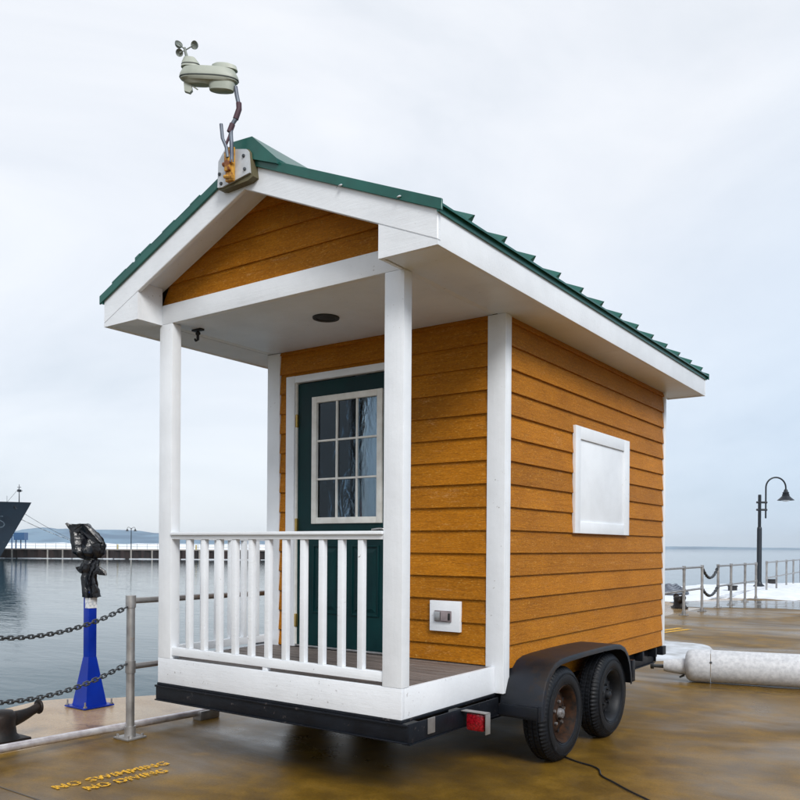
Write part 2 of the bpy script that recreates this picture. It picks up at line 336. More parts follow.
def hexa(bm, P8):
    v = [bm.verts.new(p_) for p_ in P8]
    for f in ((0, 3, 2, 1), (4, 5, 6, 7), (0, 1, 5, 4), (1, 2, 6, 5), (2, 3, 7, 6), (3, 0, 4, 7)):
        bm.faces.new([v[i] for i in f])
    return v
def box(bm, x0, x1, y0, y1, z0, z1, bev=0.0):
    t = bmesh.new()
    hexa(t, [(x0, y0, z0), (x1, y0, z0), (x1, y1, z0), (x0, y1, z0), (x0, y0, z1), (x1, y0, z1), (x1, y1, z1), (x0, y1, z1)])
    if bev: bmesh.ops.bevel(t, geom=t.edges[:], offset=bev, segments=2, profile=0.6, affect='EDGES', clamp_overlap=True)
    merge(bm, t)
def merge(bm, t, mat4=None):
    if mat4 is not None: bmesh.ops.transform(t, matrix=mat4, verts=t.verts)
    me = bpy.data.meshes.new('tmp'); t.to_mesh(me); t.free(); bm.from_mesh(me); bpy.data.meshes.remove(me)
def bx(name, mat, parent, x0, x1, y0, y1, z0, z1, bev=0.003, smooth=35):
    bm = bmesh.new(); box(bm, x0, x1, y0, y1, z0, z1, bev)
    # origin at the piece's own corner so textures and copies stay local
    bmesh.ops.translate(bm, verts=bm.verts, vec=(-x0, -y0, -z0))
    return link(name, bm, mat, parent, (x0, y0, z0), smooth=smooth if bev else None)
def prism(bm, poly, axis, a, b):
    """poly = 2-D outline; extruded from a to b along axis ('x': poly is y,z  'y': x,z  'z': x,y)"""
    def P(p_, t):
        return {'x': (t, p_[0], p_[1]), 'y': (p_[0], t, p_[1]), 'z': (p_[0], p_[1], t)}[axis]
    A = [bm.verts.new(P(p_, a)) for p_ in poly]; B = [bm.verts.new(P(p_, b)) for p_ in poly]
    bm.faces.new(A); bm.faces.new(B[::-1])
    for i in range(len(poly)):
        j = (i + 1) % len(poly); bm.faces.new((A[i], B[i], B[j], A[j]))
def tube(bm, pts, r, seg=12, cap=True):
    pts = [Vector(p_) for p_ in pts]; rr = r if isinstance(r, (list, tuple)) else [r] * len(pts)
    rings = []; up = None
    for i, p_ in enumerate(pts):
        d = (pts[min(i + 1, len(pts) - 1)] - pts[max(i - 1, 0)]).normalized()
        if up is None:
            up = Vector((0, 0, 1)) if abs(d.z) < 0.9 else Vector((1, 0, 0))
        a = d.cross(up)
        if a.length < 1e-4: a = d.orthogonal()
        a.normalize(); b = a.cross(d).normalized(); up = b
        rings.append([bm.verts.new(p_ + (a * math.cos(2 * PI * k / seg) + b * math.sin(2 * PI * k / seg)) * rr[i]) for k in range(seg)])
    for i in range(len(rings) - 1):
        for k in range(seg):
            bm.faces.new((rings[i][k], rings[i][(k + 1) % seg], rings[i + 1][(k + 1) % seg], rings[i + 1][k]))
    if cap:
        bm.faces.new(rings[0][::-1]); bm.faces.new(rings[-1])
def lathe(bm, prof, seg=32, axis='z', c=(0, 0, 0)):
    """prof: list of (radius, position along axis)"""
    rings = []
    for r_, h in prof:
        ring = []
        for k in range(seg):
            a = 2 * PI * k / seg; ca, sa = r_ * math.cos(a), r_ * math.sin(a)
            p_ = {'z': (ca, sa, h), 'x': (h, ca, sa), 'y': (ca, h, sa)}[axis]
            ring.append(bm.verts.new(Vector(p_) + Vector(c)))
        rings.append(ring)
    for i in range(len(rings) - 1):
        for k in range(seg):
            bm.faces.new((rings[i][k], rings[i][(k + 1) % seg], rings[i + 1][(k + 1) % seg], rings[i + 1][k]))
    bm.faces.new(rings[0][::-1]); bm.faces.new(rings[-1])
def smoothpts(pts, n=8):
    P = [Vector(p_) for p_ in pts]; out = []
    for i in range(len(P) - 1):
        p0, p1, p2, p3 = P[max(i - 1, 0)], P[i], P[i + 1], P[min(i + 2, len(P) - 1)]
        for k in range(n):
            t = k / n
            out.append(0.5 * ((2 * p1) + (-p0 + p2) * t + (2 * p0 - 5 * p1 + 4 * p2 - p3) * t * t + (-p0 + 3 * p1 - 3 * p2 + p3) * t ** 3))
    out.append(P[-1]); return out

# ------------------------------------------------------------------ setting: dock, water, shore
W = 2.0642; PY = 1.0531; WR = 0.0626; WLX = -2.0696; LY = 4.3776; ZD = 0.6592; ZB = 0.4876; ZC = 2.9527
OV = 0.3466; FR = -0.2035; OL = 4.6992; XC = -1.032

bm = bmesh.new()   # main deck slab (right of the ground pipe)
outline = [(-2.87, -30), (40, -30), (40, 66), (14.3, 66), (-2.87, 34.7)]
prism(bm, outline, 'z', -1.0, 0.0)
dk = link('dock', bm, M['dock'], smooth=None); struct(dk)
bm = bmesh.new()   # outer concrete strip up to the edge, its paleness partly painted sky reflection
strip = [(-2.875, -30), (-2.875, 34.7), (-3.45, 33.6), (-6.9, 27.2), (-5.4, 11), (-3.70, 3.0), (-3.86, 1.40), (-4.07, 1.04), (-4.36, 0.80), (-4.47, 0.545), (-4.05, -0.9), (-4.1, -30)]
prism(bm, [p_ for p_ in strip], 'z', -1.0, -0.004)
struct(link('dock_edge', bm, M['dock_edge']))
bm = bmesh.new(); prism(bm, [(-2.4, -30), (38, -30), (38, 65), (14.9, 65), (-2.4, 34.2)], 'z', -2.4, -1.0)
struct(link('dock_wall', bm, M['dock_side']))
for y_ in (-1.07, 5.1, 11.3, 17.5, 23.7):           # expansion joints: shallow dark sealant strips
    bm = bmesh.new(); n = 60; vs_ = []
    for k in range(n + 1):
        x = -2.7 + 20 * k / n; yy = y_ + (noise.noise(Vector((x * 3, y_, 0)))) * 0.006
        vs_.append((bm.verts.new((x, yy - 0.004, 0.003)), bm.verts.new((x, yy + 0.004, 0.003))))
    for a, b in zip(vs_, vs_[1:]): bm.faces.new((a[0], b[0], b[1], a[1]))
    struct(link('joint', bm, M['dock_side']))
bm = bmesh.new(); S_ = 5900
for a in [(-S_, -S_), (S_, -S_), (S_, S_), (-S_, S_)]: bm.verts.new((a[0], a[1], -1.2))
bm.verts.ensure_lookup_table(); bm.faces.new(bm.verts[:])
struct(link('water', bm, M['water']))

def blob(poly, z, name, mat, wob=0.08, amp=0.0, n=5, dome=0.0):
    """irregular low patch: outline subdivided and jittered, optionally mounded"""
    pts = []
    L_ = len(poly)
    for i in range(L_):
        a, b = Vector((*poly[i], 0)), Vector((*poly[(i + 1) % L_], 0))
        for k in range(n):
            p_ = a.lerp(b, k / n); q = noise.noise_vector(p_ * 1.3 + Vector((z * 9, 3, 1))); pts.append(p_ + Vector((q.x, q.y, 0)) * wob)
    c = sum(pts, Vector()) / len(pts)
    bm = bmesh.new(); rings = []
    K = 7 if dome else 2
    for r_ in range(K):
        t = 1 - r_ / K
        h = z + dome * math.sin(min(1, (1 - t) * 2.2) * PI / 2)
        ring = []
        for p_ in pts:
            q = c.lerp(p_, t)
            ring.append(bm.verts.new((q.x, q.y, h + (noise.noise(q * 1.7) * amp * (1 if r_ else 0)))))
        rings.append(ring)
    for i in range(K - 1):
        for k in range(len(pts)):
            bm.faces.new((rings[i][k], rings[i][(k + 1) % len(pts)], rings[i + 1][(k + 1) % len(pts)], rings[i + 1][k]))
    bm.faces.new(rings[-1])
    return link(name, bm, mat, smooth=180)
stuff(blob([(-6.9, 26.6), (-5.2, 18.6), (-4.1, 18.2), (-3.35, 21.3), (-2.55, 21.4), (-1.6, 21.2), (-1.0, 23.5), (1, 33), (-0.2, 39), (-2.87, 34.6), (-3.5, 33.45), (-5.3, 30.1)], -0.03, 'snow_bank', M['snow'], 0.35, 0.06, 6, 0.17))
stuff(blob([(-2.5, 9.5), (-1.45, 9.35), (-0.85, 9.05), (-0.45, 8.5), (-0.02, 8.05), (-0.2, 7.5), (-0.62, 6.9), (-1.3, 6.0), (-2.3, 5.9), (-3.0, 7.4)], -0.012, 'snow_patch', M['slush'], 0.30, 0.025, 9, 0.030))
struct(blob([(-3.3, 16.6), (-1.6, 17.6), (1.6, 18.6), (5, 20.5), (5, 24.5), (0.6, 22.6), (-2.4, 20.9), (-4.2, 18.9)], 0.004, 'puddle', M['puddle'], 0.5, 0, 7))

# yellow stencil remains painted on the dock
def ragged(bm, a, b, wd, z=0.004):
    a, b = Vector((*a, z)), Vector((*b, z)); d = (b - a); n_ = int(d.length / 0.006); s = Vector((-d.y, d.x, 0)).normalized()
    prev = None
    for k in range(n_ + 1):
        c = a + d * (k / n_)
        cut = 0.25 * abs(math.sin(k * 0.31))
        w1 = wd * (0.5 - cut * 0.35 + 0.22 * noise.noise(c * 60)); w2 = wd * (0.5 - cut * 0.3 + 0.22 * noise.noise(c * 60 + Vector((9, 0, 0))))
        cur = (bm.verts.new(c - s * w1), bm.verts.new(c + s * w2))
        if prev and not (k % 13 == 12 and noise.noise(c * 30) > 0.1): bm.faces.new((prev[0], cur[0], cur[1], prev[1]))
        prev = cur
def text_mesh(body, width, height):
    cu = bpy.data.curves.new('t', 'FONT'); cu.body = body; cu.size = 1.0; cu.resolution_u = 4; cu.space_character = 1.12
    to = bpy.data.objects.new('t', cu); COL.objects.link(to); bpy.context.view_layer.update()
    me = bpy.data.meshes.new_from_object(to.evaluated_get(bpy.context.evaluated_depsgraph_get())); bpy.data.objects.remove(to); bpy.data.curves.remove(cu)
    bm = bmesh.new(); bm.from_mesh(me); bpy.data.meshes.remove(me)
    xs_ = [v.co.x for v in bm.verts]; ys_ = [v.co.y for v in bm.verts]; x0, x1, y0, y1 = min(xs_), max(xs_), min(ys_), max(ys_)
    for v in bm.verts: v.co = Vector(((v.co.x - x0) / (x1 - x0) * width, (v.co.y - y0) / (y1 - y0) * height, 0))
    bmesh.ops.triangulate(bm, faces=bm.faces[:]); bmesh.ops.subdivide_edges(bm, edges=[e_ for e_ in bm.edges if e_.calc_length() > height * .18], cuts=2)
    for v in bm.verts: v.co += Vector((noise.noise(v.co * 55), noise.noise(v.co * 55 + Vector((7, 1, 0))), 0)) * height * .05
    # bold, sprayed strokes: a second copy shifted a little widens every letter
    g_ = bmesh.ops.duplicate(bm, geom=bm.verts[:] + bm.edges[:] + bm.faces[:])
    for v in [q for q in g_['geom'] if isinstance(q, bmesh.types.BMVert)]: v.co += Vector((height * .10, height * .03, .0012))
    return bm
sl = thing('stencil_marking', 'worn yellow stencil reading NO SWIMMING NO DIVING on brown dock by railing', 'painted marking', (-1.82, -0.90, .004), R(84))
link('lettering', text_mesh('NO SWIMMING', .75, .088), M['yellow'], sl); link('lettering', text_mesh('NO DIVING', .53, .088), M['yellow'], sl, (.115, -.150, 0))
sm_ = thing('stencil_marking', 'small faded yellow marking on dock just right of the house corner', 'painted marking', (-1.9, 10.3, 0))
for a, b, w_ in (((-.2, -.6), (.10, 1.0), .11), ((.08, -.1), (.28, .9), .10)):
    bm = bmesh.new(); ragged(bm, a, b, w_); link('stroke', bm, M['yellow'], sm_)


# breakwater
bw = thing('breakwater', 'long rust-dark harbour breakwater wall with pale piles across the water', 'breakwater', far(-40, 152, -1.2))
inv = lambda p_: Vector(p_) - bw.location
bm = bmesh.new()
n = 260
top = []
for k in range(n + 1):       # corrugated sheet-pile face
    t = -112 + 125 * k / n; d = 151.6 - (0.35 if k % 4 in (1, 2) else 0.0); top.append((t, d))
vf = [[bm.verts.new(inv(far(t, d, z))) for z in (-3, 0.42)] for t, d in top]
vb = [[bm.verts.new(inv(far(t, 160, z))) for z in (-3, 0.42)] for t, d in (top[0], top[-1])]
for a, b in zip(vf, vf[1:]): bm.faces.new((a[0], b[0], b[1], a[1]))
bm.faces.new([a[1] for a in vf] + [vb[1][1], vb[0][1]]); bm.faces.new((vf[-1][0], vb[1][0], vb[1][1], vf[-1][1]))
link('wall', bm, M['sheet_pile'], bw)
bm = bmesh.new()
def fbox(bm, t0, t1, d0, d1, z0, z1, o=None):
    q = [far(t, d, z) - (o or Vector()) for z in (z0, z1) for t, d in ((t0, d0), (t1, d0), (t1, d1), (t0, d1))]; hexa(bm, q)
fbox(bm, -112, 13, 151.2, 160, 0.42, 0.60, bw.location); link('coping', bm, simple('breakwater_coping', (0.30, 0.27, 0.25), rough=0.9, scale=0.3), bw)
bm = bmesh.new()
for k in range(60):
    t = -110 + 2.05 * k + random.uniform(-.5, .5)
    fbox(bm, t, t + random.uniform(1.7, 2.4), 150.7, 151.25, -1.2, -1.2 + random.uniform(0.05, 0.13), bw.location)
stuff(link('ledge_snow', bm, M['snow'], bw))
mesh_p = None
for k, t in enumerate([-72.0, -65.4, -62.6, -58.5, -54.3, -49.9, -46, -41.5, -37.2, -32.8, -28.6, -24, -19.6, -15, -10.5, -6, -1.5, 3, 7.5, -76.5, -81, -86]):
    if mesh_p is None:
        bm = bmesh.new(); fb = Vector(far(0, 0, 0)); tube(bm, [(0, 0, -1.9), (0, 0, .42)], 0.15, 8); o = link('pile', bm, M['pile'], bw, smooth=60); mesh_p = o.data
    else: o = link('pile', None, None, bw, mesh=mesh_p)
    o.location = inv(far(t, 150.9, 0.2 if k % 3 else 0.0))
bm = bmesh.new()
for k in range(64):
    p_ = inv(far(-110 + 1.9 * k, 152.2, 0.6)); tube(bm, [p_, p_ + Vector((0, 0, 1.05))], 0.035, 5)
for z in (1.1, 1.6):
    tube(bm, [inv(far(-110, 152.2, z)), inv(far(12, 152.2, z))], 0.025, 5)
link('handrail', bm, M['galv'], bw)
for k, t in enumerate([-56.6, -53.2, -38.4, -31.9]):
    bm = bmesh.new(); tube(bm, [(0, 0, 0), (0, 0, 0.9)], 0.16, 8)
    link('post', bm, M['ochre_post'], bw, inv(far(t, 153.2, 0.6)), smooth=60)
# ice and snowy flats beyond, then far hills
bm = bmesh.new(); pts = [far(-1700, 162, -1.1), far(12, 162, -1.1), far(60, 900, -1.1), far(-200, 2300, -1.1), far(-2600, 2300, -1.1)]
prism(bm, [(p_.x, p_.y) for p_ in pts], 'z', -1.6, -1.1); struct(link('ice_sheet', bm, M['ice']))
bm = bmesh.new()
rg = []
for k in range(80):
    t = -1400 + 1500 * k / 79; r0 = 1500 + 60 * noise.noise(Vector((k * .3, 0, 0)))
    h = 4.2 + 2.2 * noise.noise(Vector((k * 0.45, 2, 0)))
    rg.append([bm.verts.new(far(t, r0 + dd, zz)) for dd, zz in ((0, -1.3), (30, h * .7), (70, h), (140, -1.3))])
for a, b in zip(rg, rg[1:]):
    for i in range(3): bm.faces.new((a[i], b[i], b[i + 1], a[i + 1]))
struct(link('snowy_shore', bm, M['ice'], smooth=180))
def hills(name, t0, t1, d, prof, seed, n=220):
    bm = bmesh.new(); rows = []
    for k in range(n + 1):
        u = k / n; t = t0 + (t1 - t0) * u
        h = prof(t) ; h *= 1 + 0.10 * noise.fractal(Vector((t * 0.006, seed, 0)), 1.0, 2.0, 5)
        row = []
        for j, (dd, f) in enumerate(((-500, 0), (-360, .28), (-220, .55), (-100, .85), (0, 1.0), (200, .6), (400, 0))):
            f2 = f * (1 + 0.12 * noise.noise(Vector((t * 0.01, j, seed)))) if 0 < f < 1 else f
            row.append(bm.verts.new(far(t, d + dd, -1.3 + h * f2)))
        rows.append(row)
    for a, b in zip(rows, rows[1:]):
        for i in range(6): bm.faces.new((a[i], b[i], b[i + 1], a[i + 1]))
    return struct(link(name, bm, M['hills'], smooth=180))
def prof1(t):
    pts = [(-2600, 30), (-1700, 40), (-1400, 50), (-1310, 66), (-1250, 61), (-1150, 58), (-1000, 57), (-885, 47), (-590, 26), (-300, 12), (100, 4), (600, 1.5)]
    for (a, b), (c, d) in zip(pts, pts[1:]):
        if a <= t <= c:
            u = (t - a) / (c - a); u = u * u * (3 - 2 * u); return b + (d - b) * u
    return 1.0
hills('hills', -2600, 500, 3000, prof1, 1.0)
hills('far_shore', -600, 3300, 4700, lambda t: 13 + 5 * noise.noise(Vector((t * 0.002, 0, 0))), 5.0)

# haze: one closed box round camera and scene
bm = bmesh.new(); box(bm, -5950, 5950, -5950, 5950, -2.6, 78)
hzo = link('haze', bm, None); stuff(hzo)
hm = bpy.data.materials.new('pale_haze'); hm.use_nodes = True; n_ = hm.node_tree; n_.nodes.clear()
o_ = n_.nodes.new('ShaderNodeOutputMaterial'); pv = n_.nodes.new('ShaderNodeVolumePrincipled'); pv.inputs['Density'].default_value = 0.00012
pv.inputs['Color'].default_value = (0.90, 0.96, 1.0, 1); n_.links.new(pv.outputs[0], o_.inputs['Volume'])
hzo.data.materials.append(hm)

# ------------------------------------------------------------------ ship
ship = thing('ship', 'dark blue-grey ship bow moored at far left with faded hull number', 'ship', far(-63.5, 140, -1.2))
def hull_p(s, z, side):
    s0 = 5.55 * (8.5 - z) / 9.7                       # raked stem
    q = max(0.0, s - s0)
    zz = (z + 1.2) / 9.7
    b = (2.6 + 2.6 * zz) * (1 - math.exp(-q / (11 - 4.5 * zz)))
    return RL * (-s) + FL * (side * b - 0.05 * s * 0) + Vector((0, 0, z + 1.2))
bm = bmesh.new(); zs = [-1.2, -.2, .8, 1.8, 2.8, 3.8, 4.8, 5.8, 6.8, 7.7, 8.5]; g = {}
ss = [0, .3, .7, 1.2, 1.9, 2.8, 4, 5.5, 7.5, 10, 13, 17, 22, 28, 35]
for side in (-1, 1):
    for i, s in enumerate(ss):
        for j, z in enumerate(zs):
            s0 = 5.55 * (8.5 - z) / 9.7
            zt = z + (0.10 + 0.0 * s if j == len(zs) - 1 else 0)
            g[side, i, j] = bm.verts.new(hull_p(s + s0, zt, side))
for side in (-1, 1):
    for i in range(len(ss) - 1):
        for j in range(len(zs) - 1):
            bm.faces.new((g[side, i, j], g[side, i + 1, j], g[side, i + 1, j + 1], g[side, i, j + 1]))
J = len(zs) - 1
for i in range(len(ss) - 1): bm.faces.new((g[-1, i, J], g[-1, i + 1, J], g[1, i + 1, J], g[1, i, J]))
bm.faces.new([g[-1, 14, j] for j in range(J + 1)] + [g[1, 14, j] for j in range(J, -1, -1)])
bmesh.ops.remove_doubles(bm, verts=bm.verts, dist=0.001)
link('hull', bm, M['hull'], ship, smooth=50)
bm = bmesh.new()
tube(bm, [hull_p(2.1, 8.5, 0), hull_p(2.1, 8.5, 0) + Vector((0, 0, 3.2))], [0.10, 0.05], 6)
q = hull_p(2.1, 8.5, 0); box_c = q + Vector((0, 0, 2.2))
box(bm, box_c.x - .24, box_c.x + .24, box_c.y - .24, box_c.y + .24, box_c.z - .3, box_c.z + .12)
tube(bm, [box_c + Vector((0, 0, .5)) - RL * .32, box_c + Vector((0, 0, .5)) + RL * .32], .05, 5)
tube(bm, [box_c + Vector((0, 0, -.1)), box_c + Vector((0, 0, -.1)) + RL * .55], .06, 5)
link('jackstaff', bm, M['lamp_black'], ship)
bm = bmesh.new(); tube(bm, [box_c + Vector((0, 0, .4)), hull_p(4.2, 8.6, 0)], .025, 4); link('stay', bm, M['lamp_black'], ship)
bm = bmesh.new()
for s in (3.2, 4.4, 5.6, 7, 9, 11, 13, 15): tube(bm, [hull_p(s, 8.6, -1), hull_p(s, 8.6, -1) + Vector((0, 0, 1.0))], .035, 4)
for z in (.55, 1.0): tube(bm, [hull_p(s, 8.6, -1) + Vector((0, 0, z)) for s in (4.4, 5.6, 7, 9, 11, 13, 15)], .02, 4)
link('guard_rail', bm, M['pole_grey'], ship)
# number painted on the hull: digit strokes that follow the hull surface
def hull_stroke(bm, pts, wd=0.16):
    for (s1, z1), (s2, z2) in zip(pts, pts[1:]):
        d = Vector((s2 - s1, z2 - z1)); n2 = Vector((-d.y, d.x)).normalized() * wd * .5
        K = 4; pv_ = None
        for k in range(K + 1):
            c = Vector((s1, z1)) + d * (k / K)
            cur = [bm.verts.new(hull_p(c.x + sgn * n2.x, c.y + sgn * n2.y, -1) - FL * 0.03) for sgn in (-1, 1)]
            if pv_: bm.faces.new((pv_[0], cur[0], cur[1], pv_[1]))
            pv_ = cur
bm = bmesh.new()
hull_stroke(bm, [(4.15, 6.15), (5.25, 6.15), (5.3, 5.4), (4.7, 5.45), (4.25, 5.15), (4.15, 4.75), (4.45, 4.35), (5.0, 4.25), (5.3, 4.5)])
hull_stroke(bm, [(5.8, 6.15), (6.9, 6.15), (6.9, 5.4), (6.3, 5.45), (5.9, 5.15), (5.8, 4.75), (6.1, 4.35), (6.7, 4.25)])
link('hull_number', bm, M['hull_text'], ship)
bm = bmesh.new(); lathe(bm, [(0.0, 0), (.26, 0.0), (.30, .08), (.22, .14), (0, .14)], 10, 'z'); bmesh.ops.rotate(bm, verts=bm.verts, matrix=Matrix.Rotation(R(90), 3, 'X'))
link('fairlead', bm, M['lamp_black'], ship, hull_p(2.3, 7.75, -1) - FL * .02)
def rope(a, b, sag, mat, label, r=0.05):
    a, b = Vector(a), Vector(b); bm = bmesh.new()
    tube(bm, [a.lerp(b, k / 24) - Vector((0, 0, sag * 4 * (k / 24) * (1 - k / 24))) for k in range(25)], r, 6)
    tag(link('mooring_line', bm, mat, smooth=180), label, 'rope', 'mooring lines from the ship')
rope(Vector(ship.location) + hull_p(5.0, 7.95, -1) - FL * .1, far(-56.5, 151.8, 0.75), 0.7, M['rope'], 'lower pale speckled mooring line running from ship bow down to breakwater')
rope(Vector(ship.location) + hull_p(2.3, 7.75, -1) - FL * .1, far(-57.5, 151.8, 0.85), 0.55, M['rope_dark'], 'upper thin dark mooring line from fairlead nearest the bow tip', 0.04)
# blue gantry
gt = thing('gantry', 'small blue gantry box on legs on breakwater beside ship bow', 'gantry', far(-71.8, 154.0, 0.6))
bm = bmesh.new(); q = [RL * t + FL * d + Vector((0, 0, z)) for z in (1.6, 3.0) for t, d in ((-1.0, -.8), (1.0, -.8), (1.0, .8), (-1.0, .8))]; hexa(bm, q); link('cabin', bm, M['gantry'], gt)
for t in (-1.7, -0.9, 0.0, 0.9):
    bm = bmesh.new(); tube(bm, [RL * t, RL * t + Vector((0, 0, 1.7 if t > -1 else 2.5))], .12, 6); link('leg', bm, M['gantry'], gt)
bm = bmesh.new(); tube(bm, [RL * -1.7 + Vector((0, 0, 2.4)), RL * -.9 + Vector((0, 0, 2.4))], .12, 6); link('crossbar', bm, M['gantry'], gt)
# twin lamp on the breakwater
tl = thing('street_lamp', 'distant twin-headed lamp post standing on the breakwater', 'street lamp', far(-50.45, 152.6, 0.6))
bm = bmesh.new(); tube(bm, [(0, 0, 0), (0, 0, 4.0)], [.09, .07], 8); link('pole', bm, M['lamp_black'], tl)
for sg in (-1, 1):
    bm = bmesh.new(); tube(bm, [Vector((0, 0, 3.5)) + RL * sg * .75 * math.sin(a) + Vector((0, 0, .35 * math.sin(2 * a) + .3)) for a in [k * PI / 12 for k in range(7)]], .04, 6)
    link('arm', bm, M['lamp_black'], tl)
    bm = bmesh.new(); lathe(bm, [(.05, .45), (.14, .3), (.2, .12), (.38, 0.0), (.05, -.02)], 10); link('lamp_shade', bm, M['lamp_black'], tl, Vector((0, 0, 3.4)) + RL * sg * .75, smooth=40)

# ------------------------------------------------------------------ street lamp on the dock, right
lp = thing('street_lamp', 'black gooseneck lamp post with bell shade on snowy dock edge at right', 'street lamp', (-3.695, 27.0, 0.1))
bm = bmesh.new(); lathe(bm, [(.19, 0), (.19, .05), (.11, .12), (.085, .2), (.082, 2.05), (.075, 2.1), (.055, 2.12), (.055, 3.2), (.05, 3.25)], 16); link('pole', bm, M['lamp_black'], lp, smooth=40)
bm = bmesh.new()
arc = [Vector((0, 0, 2.42)) + RL * .215, Vector((0, 0, 3.0)) + RL * .215, Vector((0, 0, 3.5)) + RL * .215]
for k in range(1, 17):
    a = PI * k / 16; arc.append(RL * (.215 + .35 * (1 - math.cos(a))) + Vector((0, 0, 3.5 + .36 * math.sin(a))))
arc.append(RL * .915 + Vector((0, 0, 3.40))); tube(bm, arc, .028, 10); link('arm', bm, M['lamp_black'], lp, smooth=60)
for z in (2.72, 2.98):
    bm = bmesh.new(); tube(bm, [RL * -.11 + Vector((0, 0, z)), RL * .26 + Vector((0, 0, z))], .038, 8); link('bracket', bm, M['lamp_black'], lp, smooth=60)
sh = bm = bmesh.new(); lathe(bm, [(.03, .40), (.06, .36), (.075, .30), (.11, .27), (.10, .22), (.125, .20), (.12, .16), (.17, .10), (.285, .0), (.27, -.005), (.05, .06)], 24)
shd = link('lamp_shade', bm, M['lamp_black'], lp, Vector((0, 0, 3.06)) + RL * .915, smooth=40)
bm = bmesh.new(); lathe(bm, [(.01, -.05), (.10, -.03), (.15, .01), (.14, .04)], 16); link('bulb', bm, M['lamp_glass'], shd, smooth=60)

# ------------------------------------------------------------------ railings
def post_mesh(h=1.05, r=0.03):
    bm = bmesh.new(); lathe(bm, [(r, 0.012), (r, h - .03), (r * 1.0, h)], 14)
    return bm
PM = {}
def rail_post(parent, y, x=0.0, h=1.05, r=0.031):
    if 'post' not in PM:
        PM['post'] = link('post', post_mesh(h, r), M['galv'], parent, (x, y, 0), smooth=50)
        bm = bmesh.new(); box(bm, -.085, .085, -.085, .085, 0.001, .014, .002)
        for a in (-1, 1):
            for b in (-1, 1): tube(bm, [(a * .062, b * .062, .014), (a * .062, b * .062, .034)], .011, 6)
        tube(bm, [(0, 0, .014), (0, 0, .09)], .041, 14)
        PM['flange'] = link('base_flange', bm, M['galv'], PM['post'], smooth=40)
        for z in (0.53, h - 0.035):
            bm = bmesh.new(); tube(bm, [(0, 0, -.045), (0, 0, .045)], .038, 14)
            f_ = link('fitting', bm, M['galv'], PM['post'], (0, 0, z), smooth=40)
            PM['fit%d' % (z > .8)] = f_
        return
    o = PM['post'].copy(); COL.objects.link(o); o.parent = parent; o.location = (x, y, 0)
    for k in ('flange', 'fit0', 'fit1'):
        c = PM[k].copy(); COL.objects.link(c); c.parent = o
def railing(name_label, x, ys, rails=(1.02, 0.53), dx=0.0, over=(0, 0), mat='galv', h_loc=(0, 0)):
    t = thing('railing', name_label, 'railing', (x, ys[0], 0), 0, 'galvanised pipe railings along the dock')
    L_ = ys[-1] - ys[0]
    for y in ys: rail_post(t, y - ys[0], dx * (y - ys[0]) / max(L_, 1e-3))
    for z, nm in zip(rails, ('top_rail', 'mid_rail')):
        bm = bmesh.new(); tube(bm, [(0, -over[0], z), (dx, L_ + over[1], z)], .0225, 12); link(nm, bm, M[mat], t, smooth=60)
    return t
rl = railing('galvanised pipe railing starting at corner post beside the porch', -2.573, [0.151, 2.6, 5.05, 7.5])
railing('galvanised pipe railing section behind house ending at two posts by black bollard', -2.585, [9.6, 11.9, 14.18, 15.59])
railing('galvanised railing of four posts in the middle of the right-hand dock edge', -2.585, [17.0, 18.28, 19.82, 21.16])
railing('farthest galvanised railing section beyond the lamp post at right edge', -2.83, [23.84, 25.98, 28.43, 30.39, 32.6], dx=-.45)
railing('galvanised railing section left of the chain gap', -2.573, [-4.2, -2.9, -1.45])

def chain(a, b, sag, n, label, lr=0.021, wr=0.0058, group='chains across railing gaps'):
    a, b = Vector(a), Vector(b)
    bm = bmesh.new()
    pts = [a.lerp(b, k / (n * 4)) - Vector((0, 0, sag * 4 * (k / (n * 4)) * (1 - k / (n * 4)))) for k in range(n * 4 + 1)]
    for i in range(n):
        c0 = pts[i * 4]; c1 = pts[i * 4 + 4]; c = (c0 + c1) / 2; d = (c1 - c0); half = d.length / 2 + wr * 1.1; d.normalize()
        side = d.cross(Vector((0, 0, 1))).normalized(); upv = side.cross(d)
        nrm = (side * .5 + upv * .86) if i % 2 else (side * .95 - upv * .3)
        nrm.normalize(); wid = lr * .62
        ring = []
        for k in range(14):
            an = 2 * PI * k / 14; cx_, sy_ = math.cos(an), math.sin(an)
            lx = (half - wid) * (1 if cx_ > 0 else -1) + wid * cx_
            ring.append(c + d * lx + nrm * wid * sy_)
        third = d.cross(nrm)
        rv = []
        for k in range(14):
            tan = (ring[(k + 1) % 14] - ring[k - 1]).normalized(); o1 = tan.cross(third).normalized()
            rv.append([bm.verts.new(ring[k] + (o1 * math.cos(q) + third * math.sin(q)) * wr) for q in (0, PI / 2.5, 2 * PI / 2.5, 3 * PI / 2.5, 4 * PI / 2.5)])
        for k in range(14):
            for q in range(5): bm.faces.new((rv[k][q], rv[k][(q + 1) % 5], rv[(k + 1) % 14][(q + 1) % 5], rv[(k + 1) % 14][q]))
    return tag(link('chain', bm, M['chain'], smooth=180), label, 'chain', group)
chain((-2.573, 0.115, 0.975), (-2.573, -1.41, 0.975), 0.155, 44, 'upper steel chain hanging left from top of the railing corner post')
chain((-2.573, 0.113, 0.555), (-2.573, -1.41, 0.555), 0.150, 44, 'lower steel chain hanging left from middle of the railing corner post')
chain((-2.585, 15.62, 1.0), (-2.585, 16.97, 1.0), 0.25, 22, 'upper dark chain across far railing gap right of the house', 0.04, 0.013)
chain((-2.585, 15.62, 0.53), (-2.585, 16.97, 0.53), 0.20, 22, 'lower dark chain across far railing gap right of the house', 0.04, 0.013)

